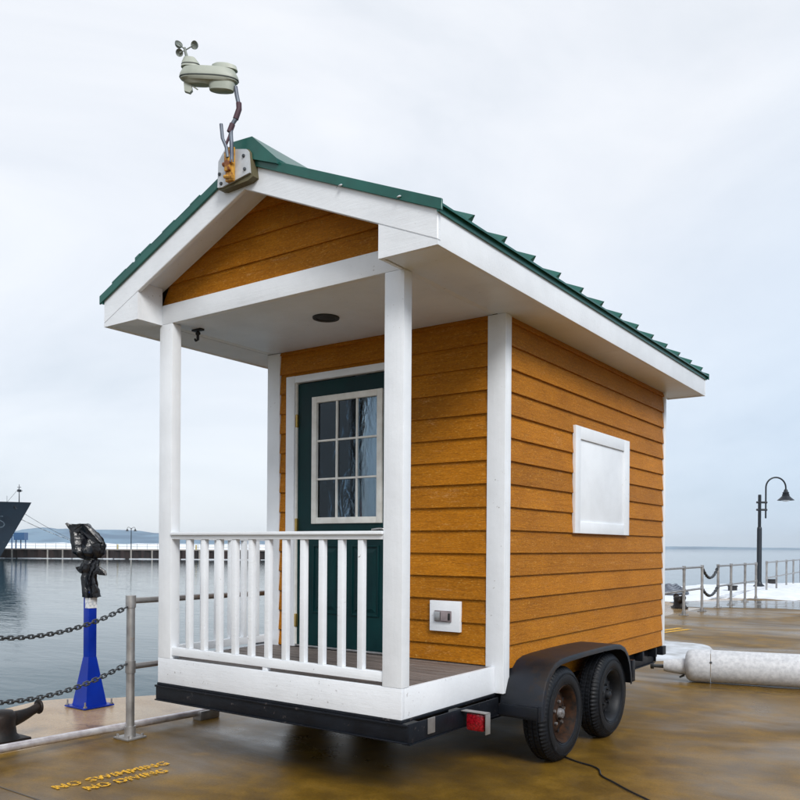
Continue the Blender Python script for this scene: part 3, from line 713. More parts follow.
# long pipe lying along the railing foot
gp = thing('ground_pipe', 'long silvery pipe lying along dock behind railing post foot', 'pipe', (-2.66, -2.8, 0))
bm = bmesh.new(); tube(bm, [(0, 0, .125), (0, 2.0, .092), (0, 3.78, .058)], .028, 14); link('tube', bm, M['pipe'], gp, smooth=60)
bm = bmesh.new(); box(bm, -.05, .05, 3.66, 3.86, .001, .075, .004); link('end_bracket', bm, M['galv'], gp, smooth=40)
for y in (.4, 1.4):
    bm = bmesh.new(); box(bm, -.04, .04, y - .05, y + .05, .001, .085 - y * .01, .004); link('support_block', bm, M['galv'], gp, smooth=40)
bm = bmesh.new(); tube(bm, [(0, 1.62, .098), (0, 1.68, .097)], .0315, 14); link('coupling', bm, M['galv'], gp, smooth=40)

# blue pedestal with bin bag
bp = thing('blue_post', 'bright blue steel pedestal with flared base and white label band on dock edge', 'post', (-3.886, 0.69, 0))
bm = bmesh.new(); box(bm, -.15, .15, -.15, .15, 0.001, .014, .002)
link('base_plate', bm, M['blue'], bp)
bm = bmesh.new()
def sq(r, z): return [bm.verts.new((a * r, b * r, z)) for a, b in ((-1, -1), (1, -1), (1, 1), (-1, 1))]
rg = [sq(.104, .014), sq(.088, .12), sq(.040, .44)]
for a, b in zip(rg, rg[1:]):
    for k in range(4): bm.faces.new((a[k], a[(k + 1) % 4], b[(k + 1) % 4], b[k]))
bm.faces.new(rg[0]); bm.faces.new(rg[-1]); link('flared_base', bm, M['blue'], bp)
bm = bmesh.new(); box(bm, -.040, .040, -.040, .040, .44, 1.02, .004); link('column', bm, M['blue'], bp, smooth=40)
bm = bmesh.new()   # label wraps the two camera-side faces
prism(bm, [(-.012, -.0425), (.0425, -.0425), (.0425, .042), (.0405, .042), (.0405, -.0405), (-.012, -.0405)], 'z', .872, .978)
link('label_band', bm, M['label'], bp)
mb = None
for a, b in ((-1, -1), (1, -1), (1, 1), (-1, 1)):
    if mb is None:
        bm = bmesh.new(); tube(bm, [(0, 0, 0), (0, 0, .05)], .008, 6); tube(bm, [(0, 0, 0), (0, 0, .014)], .018, 6); o = link('anchor_bolt', bm, M['galv'], bp); mb = o.data
    else: o = link('anchor_bolt', None, None, bp, mesh=mb)
    o.location = (a * .132, b * .132, .012)
# bag: loft of rings in the bag's own frame (RL across, FL deep)
bg_ = thing('plastic_bag', 'black bin bag tied round top of the blue post', 'plastic bag', (-3.886, 0.69, 0.97))
def loft(rings, seed, amp=0.018, seg=40, sub=5, name='bag', parent=None, mat=None, nf=9):
    R_ = []
    for i in range(len(rings) - 1):
        for k in range(sub):
            t = k / sub; t2 = t * t * (3 - 2 * t); R_.append([a + (b - a) * (t if j < 1 else t2) for j, (a, b) in enumerate(zip(rings[i], rings[i + 1]))])
    R_.append(list(rings[-1])); bm = bmesh.new(); V = []
    for z, cx_, rx, ry in R_:
        ring = []
        for k in range(seg):
            a = 2 * PI * k / seg
            p_ = RL * (cx_ + rx * math.cos(a)) + FL * (ry * math.sin(a)) + Vector((0, 0, z))
            q = p_ * 7 + Vector((seed, 0, 0)); f = 0.5 * noise.noise(q * .8)
            fold = 1.1 * (abs(((a * nf / (2 * PI) + seed + 1.1 * noise.noise(Vector((z * 3.2, seed, math.cos(a))))) % 1.0) - .5) * 4 - 1) + 0.5 * noise.noise(q * 2.4)
            n_ = (RL * math.cos(a) + FL * math.sin(a))
            s_ = min(1, rx / .05)
            ring.append(bm.verts.new(p_ + n_ * amp * s_ * (f * .9 + fold) + Vector((0, 0, 1)) * amp * .6 * noise.noise(q * 1.5) * s_))
        V.append(ring)
    for a, b in zip(V, V[1:]):
        for k in range(seg): bm.faces.new((a[k], a[(k + 1) % seg], b[(k + 1) % seg], b[k]))
    bm.faces.new(V[0][::-1]); bm.faces.new(V[-1])
    return link(name, bm, mat, parent, smooth=30)
def zc(v): return (385 - v) / 900 + 1.307 - .97        # bag outline measured at this post
loft([(zc(384), .0, .03, .03), (zc(370), -.01, .09, .07), (zc(330), -.015, .128, .10), (zc(280), -.017, .134, .100), (zc(230), -.026, .131, .085), (zc(180), -.055, .116, .062), (zc(140), -.085, .095, .036), (zc(118), -.10, .088, .018), (zc(106), -.105, .082, .006)], 2.0, 0.017, 72, name='hood', parent=bg_, mat=M['bag'])
loft([(zc(690), .012, .070, .062), (zc(650), .008, .068, .06), (zc(600), -.003, .060, .055), (zc(540), -.012, .056, .052), (zc(500), -.008, .055, .052), (zc(450), .0, .075, .06), (zc(420), .002, .07, .06), (zc(392), .012, .062, .05), (zc(378), .012, .03, .03)], 7.0, 0.011, 60, nf=7, name='sleeve', parent=bg_, mat=M['bag'])
def flap(pts, th, seed, name):
    bm = bmesh.new(); P_ = []
    for d in (-1, 1):
        P_.append([bm.verts.new(RL * x + Vector((0, 0, z)) + FL * (-.045 + d * th + .02 * noise.noise(Vector((x * 20, z * 20, seed))))) for x, z in pts])
    bm.faces.new(P_[0]); bm.faces.new(P_[1][::-1])
    for k in range(len(pts)): bm.faces.new((P_[0][k], P_[0][(k + 1) % len(pts)], P_[1][(k + 1) % len(pts)], P_[1][k]))
    bmesh.ops.triangulate(bm, faces=bm.faces); bmesh.ops.subdivide_edges(bm, edges=bm.edges, cuts=2)
    for v in bm.verts: v.co += noise.noise_vector(v.co * 26) * .008
    link(name, bm, M['bag'], bg_)
fx = lambda u: (u - 311) / 900
flap([(fx(370), zc(440)), (fx(405), zc(452)), (fx(452), zc(480)), (fx(455), zc(515)), (fx(400), zc(510)), (fx(350), zc(498))], .012, 1, 'loose_end')
flap([(fx(270), zc(440)), (fx(212), zc(450)), (fx(222), zc(478)), (fx(260), zc(500))], .012, 2, 'loose_end')
flap([(fx(175), zc(180)), (fx(128), zc(103)), (fx(140), zc(97)), (fx(165), zc(112)), (fx(250), zc(104)), (fx(240), zc(170))], .012, 3, 'corner')
flap([(fx(250), zc(150)), (fx(285), zc(106)), (fx(310), zc(103)), (fx(340), zc(140)), (fx(400), zc(215)), (fx(418), zc(250)), (fx(350), zc(260))], .03, 4, 'corner')
flap([(fx(330), zc(600)), (fx(372), zc(590)), (fx(400), zc(640)), (fx(412), zc(684)), (fx(350), zc(690))], .012, 5, 'loose_end')
bm = bmesh.new(); tube(bm, [RL * (.058 * math.cos(a)) + FL * (.05 * math.sin(a)) + Vector((0, 0, zc(386))) for a in [2 * PI * k / 24 for k in range(25)]], .005, 6)
link('tie_string', bm, M['chain'], bg_)

# mooring cleats
def cleat(loc, label, s=1.0, rz=0.0):
    t = thing('mooring_cleat', label, 'mooring cleat', loc, rz, 'black mooring cleats along the dock'); 
    bm = bmesh.new(); box(bm, -.13 * s, .13 * s, -.16 * s, .17 * s, 0.001, .03 * s, .008 * s); link('base', bm, M['cleat'], t, smooth=40)
    bm = bmesh.new(); lathe(bm, [(.14 * s, .028 * s), (.115 * s, .06 * s), (.105 * s, .13 * s), (.115 * s, .19 * s), (.09 * s, .225 * s), (.02 * s, .235 * s)], 24); link('pedestal', bm, M['cleat'], t, smooth=50)
    for sg in (-1, 1):
        bm = bmesh.new()
        tube(bm, smoothpts([(0, 0, .15 * s), (0, sg * .10 * s, .155 * s), (0, sg * .20 * s, .175 * s), (0, sg * .30 * s, .212 * s)], 5), [ .075 * s * (1 - .55 * min(1, k / 12)) for k in range(16)], 16)
        link('horn', bm, M['cleat'], t, smooth=50)
        bm = bmesh.new(); lathe(bm, [(.0, 0), (.052 * s, .0), (.056 * s, .008 * s), (.052 * s, .018 * s), (0, .018 * s)], 20, 'y')
        link('end_flange', bm, M['cleat'], t, (0, sg * .30 * s - (0.009 * s), .214 * s), smooth=40)
    return t
cleat((-3.2, -0.50, 0), 'large black cast-iron mooring cleat at lower left corner of the dock')
cleat((-3.30, 16.3, 0), 'black mooring cleat behind railing just right of the house', 1.25, 0.5)
for nm, x, y, lab in (('a', -3.74, 23.4, 'small black box sitting in snow between railing posts left of lamp'), ('b', -3.9, 30.2, 'small black box in snow right of the lamp post base')):
    t = thing('utility_box', lab, 'utility box', (x, y, 0.12), 0.3, 'black boxes along the snowy edge')
    bx('body', M['lip'], t, -.13, .13, -.11, .11, -.12, .13, .01); bx('lid', M['lip'], t, -.15, .15, -.13, .13, .132, .165, .008)
# dark heap (cleared rope) at the snow edge
bm = bmesh.new()
for k in range(7):
    r0 = .34 - .035 * k; tube(bm, [(r0 * math.cos(a) * 1.5, r0 * math.sin(a) * .7, .05 + .035 * k + .02 * math.sin(5 * a + k)) for a in [2 * PI * j / 36 for j in range(37)]], .04, 6)
tag(link('rope_coil', bm, M['pole_grey'], None, (-4.75, 20.3, 0.1), (0, 0, .6), smooth=180), 'dark blue-grey coiled rope heap on snow behind railing right of house', 'rope coil')

# cylinder buoy lying down
pa = Vector((-0.02, 5.36, 0.178)); pb = Vector((1.18, 5.66, 0.178)); d_ = (pb - pa).normalized()
by = thing('spar_buoy', 'large scuffed grey-white steel cylinder with tapered neck lying on dock', 'buoy', pa, math.atan2(d_.y, d_.x))
bm = bmesh.new(); lathe(bm, [(.02, .0), (.10, .003), (.145, .018), (.168, .05), (.176, .09), (.176, .255)], 48, 'x'); link('end_cap', bm, M['tank'], by, smooth=50)
bm = bmesh.new(); lathe(bm, [(.1, .262), (.172, .262), (.174, .28), (.174, 3.4), (.16, 3.44), (.02, 3.45)], 48, 'x'); link('body', bm, M['tank'], by, smooth=50)
bm = bmesh.new(); lathe(bm, [(.06, -.22), (.068, -.19), (.085, -.05), (.088, .0), (.088, .02)], 28, 'x', (0, 0, -.02)); link('neck', bm, M['tank'], by, smooth=50)
bm = bmesh.new(); lathe(bm, [(.018, -.34), (.020, -.22), (.03, -.218), (.03, -.2)], 12, 'x', (0, 0, -.03)); lathe(bm, [(.03, -.36), (.035, -.35), (.035, -.325), (.02, -.32)], 8, 'x', (0, 0, -.03)); link('stud', bm, M['chain'], by, smooth=50)
bm = bmesh.new(); tube(bm, [(-.01, .03, -.12), (-.05, .03, -.14), (-.05, -.04, -.13), (-.005, -.05, -.10)], .010, 8); link('lifting_eye', bm, M['chain'], by, smooth=50)
for z0, y0 in ((.03, -.172),):
    bm = bmesh.new(); lathe(bm, [(.012, 0), (.012, .008), (.006, .012)], 10, 'z'); link('bolt', bm, M['chain'], by, (.262, -.165, .06), (R(80), 0, 0))

# cord
bm = bmesh.new(); tube(bm, smoothpts([(.18, 1.62, .008), (.364, 1.51, .008), (.50, 1.46, .008), (.575, 1.40, .008), (.64, 1.28, .008), (.76, 1.18, .008), (.88, 1.08, .008), (1.02, .98, .008), (1.4, .72, .008), (1.9, .5, .008)], 8), .0055, 8)
tag(link('cord', bm, M['lip'], smooth=180), 'thin dark cord running from the front tyre across wet dock', 'cord')

# ------------------------------------------------------------------ the house on its trailer
H = thing('house_trailer', 'small orange clapboard house with porch and green roof on tandem trailer', 'tiny house')
def board_bm(L_, h, flip=False):
    bm = bmesh.new(); prism(bm, [(0, 0), (-.0205, 0.0), (-.0215, .003), (-.004, h + .012), (0, h + .012)], 'x', 0, L_); return bm
BM = {}
def board(x0, x1, z0, h, y, rot=0.0, y_side=None, name='siding_board'):
    L_ = round(abs(x1 - x0), 4); key = (L_, round(h, 4))
    if key in BM: o = link(name, None, None, H, mesh=BM[key])
    else: o = link(name, board_bm(L_, h), M['siding'], H); BM[key] = o.data
    if rot == 0.0: o.location = (x0, y, z0)
    elif rot > 0: o.location = (y, x0, z0); o.rotation_euler = (0, 0, R(90))
    else: o.location = (y, x1, z0); o.rotation_euler = (0, 0, R(-90))
    return o
EF, ES = .1538, .1512
DXL, DXR = -1.862, -0.705       # outer edges of the door casing
zf = [.472 + EF * k for k in range(17)]
YF = PY + .024
for k in range(1, 17):
    z0 = max(zf[k], ZD + .002); z1 = min(zf[k] + EF, ZC + .004)
    if z1 <= z0 or z0 > ZC: continue
    if z1 - z0 < .02: continue
    if z0 < 2.75:
        board(WLX + .1334, DXL - .001, z0, z1 - z0, YF); board(DXR + .001, WR - .1334, z0, z1 - z0, YF)
    else:
        board(WLX + .1334, WR - .1334, z0, z1 - z0, YF)
board(DXL - .0005, DXR + .0005, 2.7535, .0275, YF)
k = 0
z0 = .4926
while z0 < ZC - .03:
    h = min(ES, ZC - z0)
    board(PY + .0836, LY - .06, z0, h, WR - .024, 1)
    board(PY + .0836, LY - .06, z0, h, WLX + .024, -1)
    b = board(WLX + .1, WR - .1, z0, h, LY - .024); b.rotation_euler = (0, 0, PI); b.location = (WR - .1, LY - .024, z0)
    z0 += ES
# wall cores (give the room its inside)
def core(name, *a): return bx(name, M['room'], H, *a, bev=0)
core('wall', WR - .10, WR - .026, PY + .03, LY - .03, .49, ZC)
core('wall', WLX + .026, WLX + .10, PY + .03, LY - .03, .49, ZC)
core('wall', WLX + .101, WR - .101, LY - .10, LY - .027, .49, ZC)
core('wall', WLX + .101, -1.80, YF + .002, PY + .10, .49, ZC)
core('wall', -.77, WR - .101, YF + .002, PY + .10, .49, ZC)
core('wall', -1.799, -.771, YF + .002, PY + .10, 2.72, ZC)
core('floor', WLX + .101, WR - .101, PY + .031, LY - .101, .50, .60)
# trims
def wbox(name, *a, bev=.004, mat='white'): return bx(name, M[mat], H, *a, bev=bev)
for xa, xb, sa, sb in ((WR - .1334, WR, WR - .02, WR), (WLX, WLX + .1334, WLX, WLX + .02)):
    zb = ZB if xa > -1 else ZB
    wbox('corner_trim', xa, xb, PY, PY + .02, zb, ZC + .0004, mat='white_v')
    wbox('corner_trim', sa, sb, PY + .0205, PY + .0836, zb, ZC + .0004, mat='white_v')
for sa, sb in ((WR - .022, WR), (WLX, WLX + .022)): wbox('corner_trim', sa, sb, LY - .06, LY, ZB, ZC)
for xa, xb in ((WR - .12, WR - .0225), (WLX + .0225, WLX + .12)): wbox('corner_trim', xa, xb, LY - .022, LY, ZB, ZC)
# porch posts
for x0 in (-.1321, -W):
    wbox('porch_post', x0, x0 + .1321, 0, .0772, ZD + .0005, ZC, bev=.005, mat='white_v')
# skirt
wbox('skirt_board', -W, 0, 0, .03, ZB, ZD, mat='skirt'); wbox('skirt_board', -.03, 0, .0305, PY - .001, ZB, ZD - .001, mat='skirt'); wbox('skirt_board', -W, -W + .03, .0305, PY - .001, ZB, ZD - .001, mat='skirt')
# deck boards
y = .0315; k = 0
while y < PY + .02:
    y1 = min(y + .0985, PY + .022)
    o = bx('deck_board', M['deck'], H, -W + .031, -.031, y, y1 - .011, ZD - .03, ZD - .004 + random.uniform(-.0015, .0015), .004); y += .0985
# fine ribs of grooved decking
for q in range(30):
    pass
# beams and gable
wbox('beam', -W, -.0002, .0, .045, ZC + .0, 3.085)
wbox('beam', -.045, -.0, .0455, PY, ZC + .003, ZC + .10); wbox('beam', -W, -W + .045, .0455, PY, ZC + .003, ZC + .10)
SL = .43
ztop = lambda x: 3.736 - SL * abs(x - XC)         # top line of the rake board
# gable siding
gz = [3.086, 3.232, 3.390, 3.548, 3.70]
for a, b in zip(gz, gz[1:]):
    def xr(z): return (3.736 - .075 - z) / SL
    b2 = min(b + .01, 3.655)
    if b2 <= a: continue
    w0, w1 = min(xr(a), 1.05), min(xr(b2), 1.05)
    bm = bmesh.new()
    lo = [(XC - w0, .030, a), (XC + w0, .030, a)]; hi = [(XC + w1, .042, b2), (XC - w1, .042, b2)]
    V = [bm.verts.new(p_) for p_ in lo + hi] + [bm.verts.new((p_[0], .055, p_[2])) for p_ in lo + hi]
    bm.faces.new(V[:4]); bm.faces.new(V[4:])
    for k in range(4): bm.faces.new((V[k], V[(k + 1) % 4], V[4 + (k + 1) % 4], V[4 + k]))
    o_ = Vector((XC - w0, .03, a)); bmesh.ops.translate(bm, verts=bm.verts, vec=-o_)
    link('gable_board', bm, M['siding'], H, o_)
def slab(name, mat, side, x_in, x_out, off0, off1, y0, y1, bev=.004, parent=None):
    """sloping board on one roof side; x_in/x_out are distances from the ridge, off = vertical offset under the rake top line"""
    bm = bmesh.new(); s = side
    P_ = []
    for z in (off0, off1):
        P_ += [(XC + s * x_in, y0, 3.736 - SL * x_in + z), (XC + s * x_out, y0, 3.736 - SL * x_out + z), (XC + s * x_out, y1, 3.736 - SL * x_out + z), (XC + s * x_in, y1, 3.736 - SL * x_in + z)]
    hexa(bm, P_)
    if bev: bmesh.ops.bevel(bm, geom=bm.edges[:], offset=bev, segments=1, affect='EDGES', clamp_overlap=True)
    o_ = Vector(P_[0]); bmesh.ops.translate(bm, verts=bm.verts, vec=-o_)
    return link(name, bm, mat, parent or H, o_, smooth=30 if bev else None)
XE = 1.3786
for s in (1, -1):
    slab('rake_board', M['white'], s, 0.0005, XE, -.170, 0, FR, FR + .028)
    slab('rake_board', M['white'], s, 0.0005, XE, -.170, 0, OL - .028, OL)
    slab('rake_soffit', M['soffit'], s, 0.0005, XE - .33, -.098, -.086, FR + .0285, .03, 0)
    slab('roof_deck', M['wall_core'], s, .001, XE - .03, -.02, 0.0, FR + .0285, OL - .0285, 0)
    # box return at the eave corner, front
    xi, xo = (XC + s * (XE - .372), XC + s * XE)
    zi, zo = ztop(xi) - .172, ztop(xo) - .172
    for ya, yb in ((FR + .0005, FR + .0275), (OL - .0275, OL - .0005)):
        bm = bmesh.new(); prism(bm, [(xi, ZC - .004), (xo, ZC - .004), (xo, zo), (xi, zi)], 'y', ya, yb)
        link('eave_return', bm, M['white'], H)
    bm = bmesh.new(); prism(bm, [(FR + .028, ZC - .003), (-.0005, ZC - .003), (-.0005, zi + .07), (FR + .028, zi + .07)], 'x', min(xi, xi + s * .02), max(xi, xi + s * .02))
    link('eave_return', bm, M['white'], H)
    # eave fascia
    wbox('fascia', *( (xo - .025, xo) if s > 0 else (xo, xo + .025)), FR + .0285, OL - .0285, ZC - .005, ztop(xo) - .002)
# soffit and porch ceiling panels
SZ = ZC + .0005
bx('soffit_panel', M['soffit'], H, .0025, OV - .0255, FR + .029, 2.44, SZ, SZ + .012, .0015)
bx('soffit_panel', M['soffit'], H, .0025, OV - .0255, 2.444, OL - .029, SZ, SZ + .012, .0015)
bx('soffit_panel', M['soffit'], H, -2.411 + .0255, -W - .0025, FR + .029, 2.44, SZ, SZ + .012, .0015)
bx('soffit_panel', M['soffit'], H, -2.411 + .0255, -W - .0025, 2.444, OL - .029, SZ, SZ + .012, .0015)
bx('porch_ceiling', M['soffit'], H, -W + .0465, -.0465, .046, PY + .02, SZ + .004, SZ + .016, .0015)
bx('soffit_panel', M['soffit'], H, -W + .0025, -.0025, LY + .001, OL - .029, SZ, SZ + .012, .0015)
# metal roof
for s in (1, -1):
    rf = slab('roof_panel', M['green_metal'], s, 0.0, XE + .03, .004, .016, FR - .012, OL + .012, 0)
    # drip edges: rake trim and eave trim
    slab('rake_trim', M['green_metal'], s, 0.0, XE + .032, -.022, .036, FR - .016, FR - .003, .002)
    slab('rake_trim', M['green_metal'], s, 0.0, XE + .032, -.022, .036, OL + .003, OL + .016, .002)
    xo = XC + s * XE
    bm = bmesh.new(); x1 = xo + s * .012
    prism(bm, [(min(xo + s * .001, x1), ztop(xo) - .035), (max(xo + s * .001, x1), ztop(xo) - .035), (max(xo + s * .001, x1), ztop(xo) + .002), (min(xo + s * .001, x1), ztop(xo) + .002)], 'y', FR - .012, OL + .012)
    link('eave_trim', bm, M['green_metal'], H)
    # uneven folded edge of the left rake trim
    if s < 0:
        for xa_, xb_, h_ in ((.38, .47, .012), (.47, .62, .006), (.62, .74, .014), (.74, .86, .008), (.86, .96, .017), (.97, 1.02, .022), (1.04, 1.12, .007), (1.12, 1.27, .012)):
            slab('rake_flashing', M['green_metal'], s, xa_, xb_, .0365, .0365 + h_, FR - .015, FR + .006, .001)
    # standing ribs running up the slope
    rm = None
    ribs = [.079, .44, .803, 1.166, 1.529, 1.892, 2.255, 2.618, 2.981, 3.344, 3.707, 4.07, 4.433]
    for y in ribs:
        if rm is None:
            bm = bmesh.new(); xa, xb = .12, XE + .028
            prof = [(-.036, .0), (-.008, .037), (.004, .039), (.004, .0)]
            A = [bm.verts.new((s * xa, dy, 3.736 - SL * xa + .0165 + dz)) for dy, dz in prof]; B = [bm.verts.new((s * (xb + dz * .5), dy, 3.736 - SL * (xb + dz * .5) + .0165 + dz)) for dy, dz in prof]
            bm.faces.new(A); bm.faces.new(B[::-1])
            for k in range(4): bm.faces.new((A[k], A[(k + 1) % 4], B[(k + 1) % 4], B[k]))
            o = link('rib', bm, M['green_metal'], rf); rm = o.data; off = rf.location.copy()
        else: o = link('rib', None, None, rf, mesh=rm)
        o.location = Vector((XC, y, 0)) - rf.location
# ridge cap
bm = bmesh.new()
prof = [(-.13, ztop(XC - .13) + .020), (-.135, ztop(XC - .13) + .05), (-.065, 3.850), (.10, 3.838), (.30, ztop(XC + .30) + .050), (.30, ztop(XC + .30) + .020), (0, 3.745)]
prism(bm, [(XC + a, b) for a, b in prof], 'y', FR - .035, OL + .03); link('ridge_cap', bm, M['green_metal'], H)
# little clumps of snow left on the roof edge
for x, y in ((-.27, FR - .02), (.12, FR - .02)):
    bm = bmesh.new(); bmesh.ops.create_icosphere(bm, subdivisions=2, radius=.010)
    for v in bm.verts: v.co = Vector((v.co.x * 1.5, v.co.y * .8, v.co.z * .5)) + noise.noise_vector(v.co * 60) * .004
    stuff(link('snow_clump', bm, M['snow'], H, (x, y, ztop(x) - .012 - (.012 if x < 0 else 0) + .005), smooth=180))

# railing
for (x0, x1, y0, y1) in ((-W + .1322, -.1322, .0, .0),):
    wbox('top_rail', x0, x1, -.012, .074, 1.503, 1.524, bev=.006); wbox('top_rail', x0, x1, .006, .056, 1.476, 1.5025, bev=.003)
    wbox('bottom_rail', x0, x1, .008, .052, .683, .738, bev=.004)
bl = None
for k in range(11):
    x = -1.771 + .147 * k
    bm = None
    if bl is None:
        o = wbox('baluster', x - .019, x + .019, .012, .048, .7385, 1.4755, bev=.003); bl = o
    else:
        o = bl.copy(); COL.objects.link(o); o.location.x = x - .019
wbox('support_block', -1.07, -1.03, .012, .045, ZD + .001, .6825, bev=.002)
wbox('top_rail', -W + .005, -W + .085, .0775, PY - .001, 1.501, 1.522, bev=.006); wbox('top_rail', -W + .022, -W + .068, .0775, PY - .001, 1.474, 1.5005, bev=.003)
wbox('bottom_rail', -W + .024, -W + .066, .0775, PY - .001, .683, .738, bev=.004)
for k in range(6):
    o = bl.copy(); COL.objects.link(o); o.location = (-W + .027, .232 + .132 * k - .018, .7385)

# door
door = bx('door', M['teal'], H, -1.764, -.803, PY + .028, PY + .068, ZD + .016, 2.692, .003)
def dpart(name, mat, x0, x1, y0, y1, z0, z1, bev=.003, par=None):
    o = bx(name, mat, None, x0, x1, y0, y1, z0, z1, bev); o.parent = door; o.location = Vector(o.location) - Vector(door.location); return o
wbox('door_casing', DXL, -1.775, PY - .006, PY + .045, ZD, 2.754); wbox('door_casing', -.792, DXR, PY - .006, PY + .045, ZD, 2.754)
wbox('door_casing', -1.7745, -.7925, PY - .005, PY + .045, 2.700, 2.753)
wbox('door_jamb', -1.7745, -1.7655, PY + .012, PY + .08, ZD + .015, 2.699, bev=.001, mat='old_white')
bx('threshold', M['silver'], H, -1.774, -.793, PY + .0225, PY + .09, ZD - .003, ZD + .014, .003)
# recess the core behind the glass: dark opening box is the room itself, so the slab is cut
wx0, wx1, wz0, wz1 = -1.611, -.94, 1.607, 2.576
bpy.data.objects.remove(door, do_unlink=True)
bm = bmesh.new()
x0, x1, z0, z1 = -1.764, -.803, ZD + .016, 2.692
a, b, c, d = wx0 + .02, wx1 - .02, wz0 + .02, wz1 - .02
for q in ((x0, a, z0, z1), (b, x1, z0, z1), (a, b, z0, c), (a, b, d, z1)):
    t = bmesh.new(); hexa(t, [(q[0], PY + .028, q[2]), (q[1], PY + .028, q[2]), (q[1], PY + .068, q[2]), (q[0], PY + .068, q[2]), (q[0], PY + .028, q[3]), (q[1], PY + .028, q[3]), (q[1], PY + .068, q[3]), (q[0], PY + .068, q[3])]); merge(bm, t)
bmesh.ops.remove_doubles(bm, verts=bm.verts, dist=.0005)
door = link('door', bm, M['teal'], H); dloc = Vector((0, 0, 0))
def dpart(name, mat, x0, x1, y0, y1, z0, z1, bev=.003):
    o = bx(name, mat, None, x0, x1, y0, y1, z0, z1, bev); o.parent = door; return o
FW = .047; yf0 = PY + .012; yf1 = PY + .072
dpart('window_frame', M['old_white'], wx0, wx0 + FW, yf0, yf1, wz0, wz1, .004); dpart('window_frame', M['old_white'], wx1 - FW, wx1, yf0, yf1, wz0, wz1, .004)
dpart('window_frame', M['old_white'], wx0 + FW + .0005, wx1 - FW - .0005, yf0 + .001, yf1, wz0, wz0 + FW, .004); dpart('window_frame', M['old_white'], wx0 + FW + .0005, wx1 - FW - .0005, yf0 + .001, yf1, wz1 - FW, wz1, .004)
gx0, gx1, gz0, gz1 = wx0 + FW, wx1 - FW, wz0 + FW, wz1 - FW
mw = .0072
xs = [gx0 + (gx1 - gx0) * k / 3 for k in range(4)]; zs_ = [gz0 + (gz1 - gz0) * k / 3 for k in range(4)]
for k in (1, 2):
    dpart('mullion', M['old_white'], xs[k] - mw, xs[k] + mw, PY + .022, PY + .058, gz0 + .0005, gz1 - .0005, .002)
for k in (1, 2):
    for j in range(3):
        dpart('mullion', M['old_white'], xs[j] + (mw + .0004 if j else .0004), xs[j + 1] - (mw + .0004 if j < 2 else .0004), PY + .0225, PY + .0575, zs_[k] - mw, zs_[k] + mw, .002)
for i in range(3):
    for j in range(3):
        dpart('pane', M['glass'], xs[i] + (mw if i else 0) + .0008, xs[i + 1] - (mw if i < 2 else 0) - .0008, PY + .036, PY + .040, zs_[j] + (mw if j else 0) + .0008, zs_[j + 1] - (mw if j < 2 else 0) - .0008, 0)
# raised lower panels
for xa, xb in ((-1.60, -1.345), (-1.222, -.967)):
    za, zb = .925, 1.445
    for q in ((xa, xa + .014, za, zb), (xb - .014, xb, za, zb), (xa + .0145, xb - .0145, za, za + .014), (xa + .0145, xb - .0145, zb - .014, zb)):
        dpart('panel_moulding', M['teal'], q[0], q[1], PY + .020, PY + .029, q[2], q[3], .003)
    bm = bmesh.new(); A_ = [(xa + .045, PY + .019), (xb - .045, PY + .019)]
    V0 = [bm.verts.new(p_) for p_ in ((xa + .028, PY + .0275, za + .028), (xb - .028, PY + .0275, za + .028), (xb - .028, PY + .0275, zb - .028), (xa + .028, PY + .0275, zb - .028))]
    V1 = [bm.verts.new(p_) for p_ in ((xa + .055, PY + .019, za + .055), (xb - .055, PY + .019, za + .055), (xb - .055, PY + .019, zb - .055), (xa + .055, PY + .019, zb - .055))]
    bm.faces.new(V1)
    for k in range(4): bm.faces.new((V0[k], V0[(k + 1) % 4], V1[(k + 1) % 4], V1[k]))
    o = link('raised_panel', bm, M['teal'], door)
# handle
bm = bmesh.new(); lathe(bm, [(.0, -.012), (.03, -.012), (.032, -.004), (.032, 0)], 20, 'y'); tube(bm, smoothpts([(0, -.01, 0), (0, -.05, 0), (-.03, -.055, .003), (-.10, -.052, -.004)], 5), .009, 10)
link('handle', bm, M['silver'], door, (-.895, PY + .028, 1.56), smooth=50)
for z in (2.408, 1.60, .86):
    dpart('hinge', M['brass'], -1.777, -1.755, PY + .008, PY + .030, z - .05, z + .05, .004)
# inside: curtain and cloth seen through the panes
bm = bmesh.new(); pr = None
for k in range(61):
    x = -1.22 + .41 * k / 60; yy = PY + .15 + .016 * math.sin(k * .95) + .008 * math.sin(k * 2.3)
    cur = [bm.verts.new((x + (.05 if j else 0) * (k / 60 - .5), yy, z)) for j, z in enumerate((1.5, 2.68))]
    if pr: bm.faces.new((pr[0], cur[0], cur[1], pr[1]))
    pr = cur
cu = link('curtain', bm, M['curtain'], H, smooth=180); sm = cu.modifiers.new('thickness', 'SOLIDIFY'); sm.thickness = .004
bx('shelf', M['room'], H, -1.85, -.9, 2.1, 2.5, 1.60, 1.64)
bm = bmesh.new(); bmesh.ops.create_icosphere(bm, subdivisions=3, radius=.32)
for v in bm.verts: v.co = Vector((v.co.x * 1.3, v.co.y * .5, v.co.z * .8)) + noise.noise_vector(v.co * 6) * .06
link('hanging_cloth', bm, M['maroon'], H, (-1.52, PY + .34, 1.55), smooth=180)

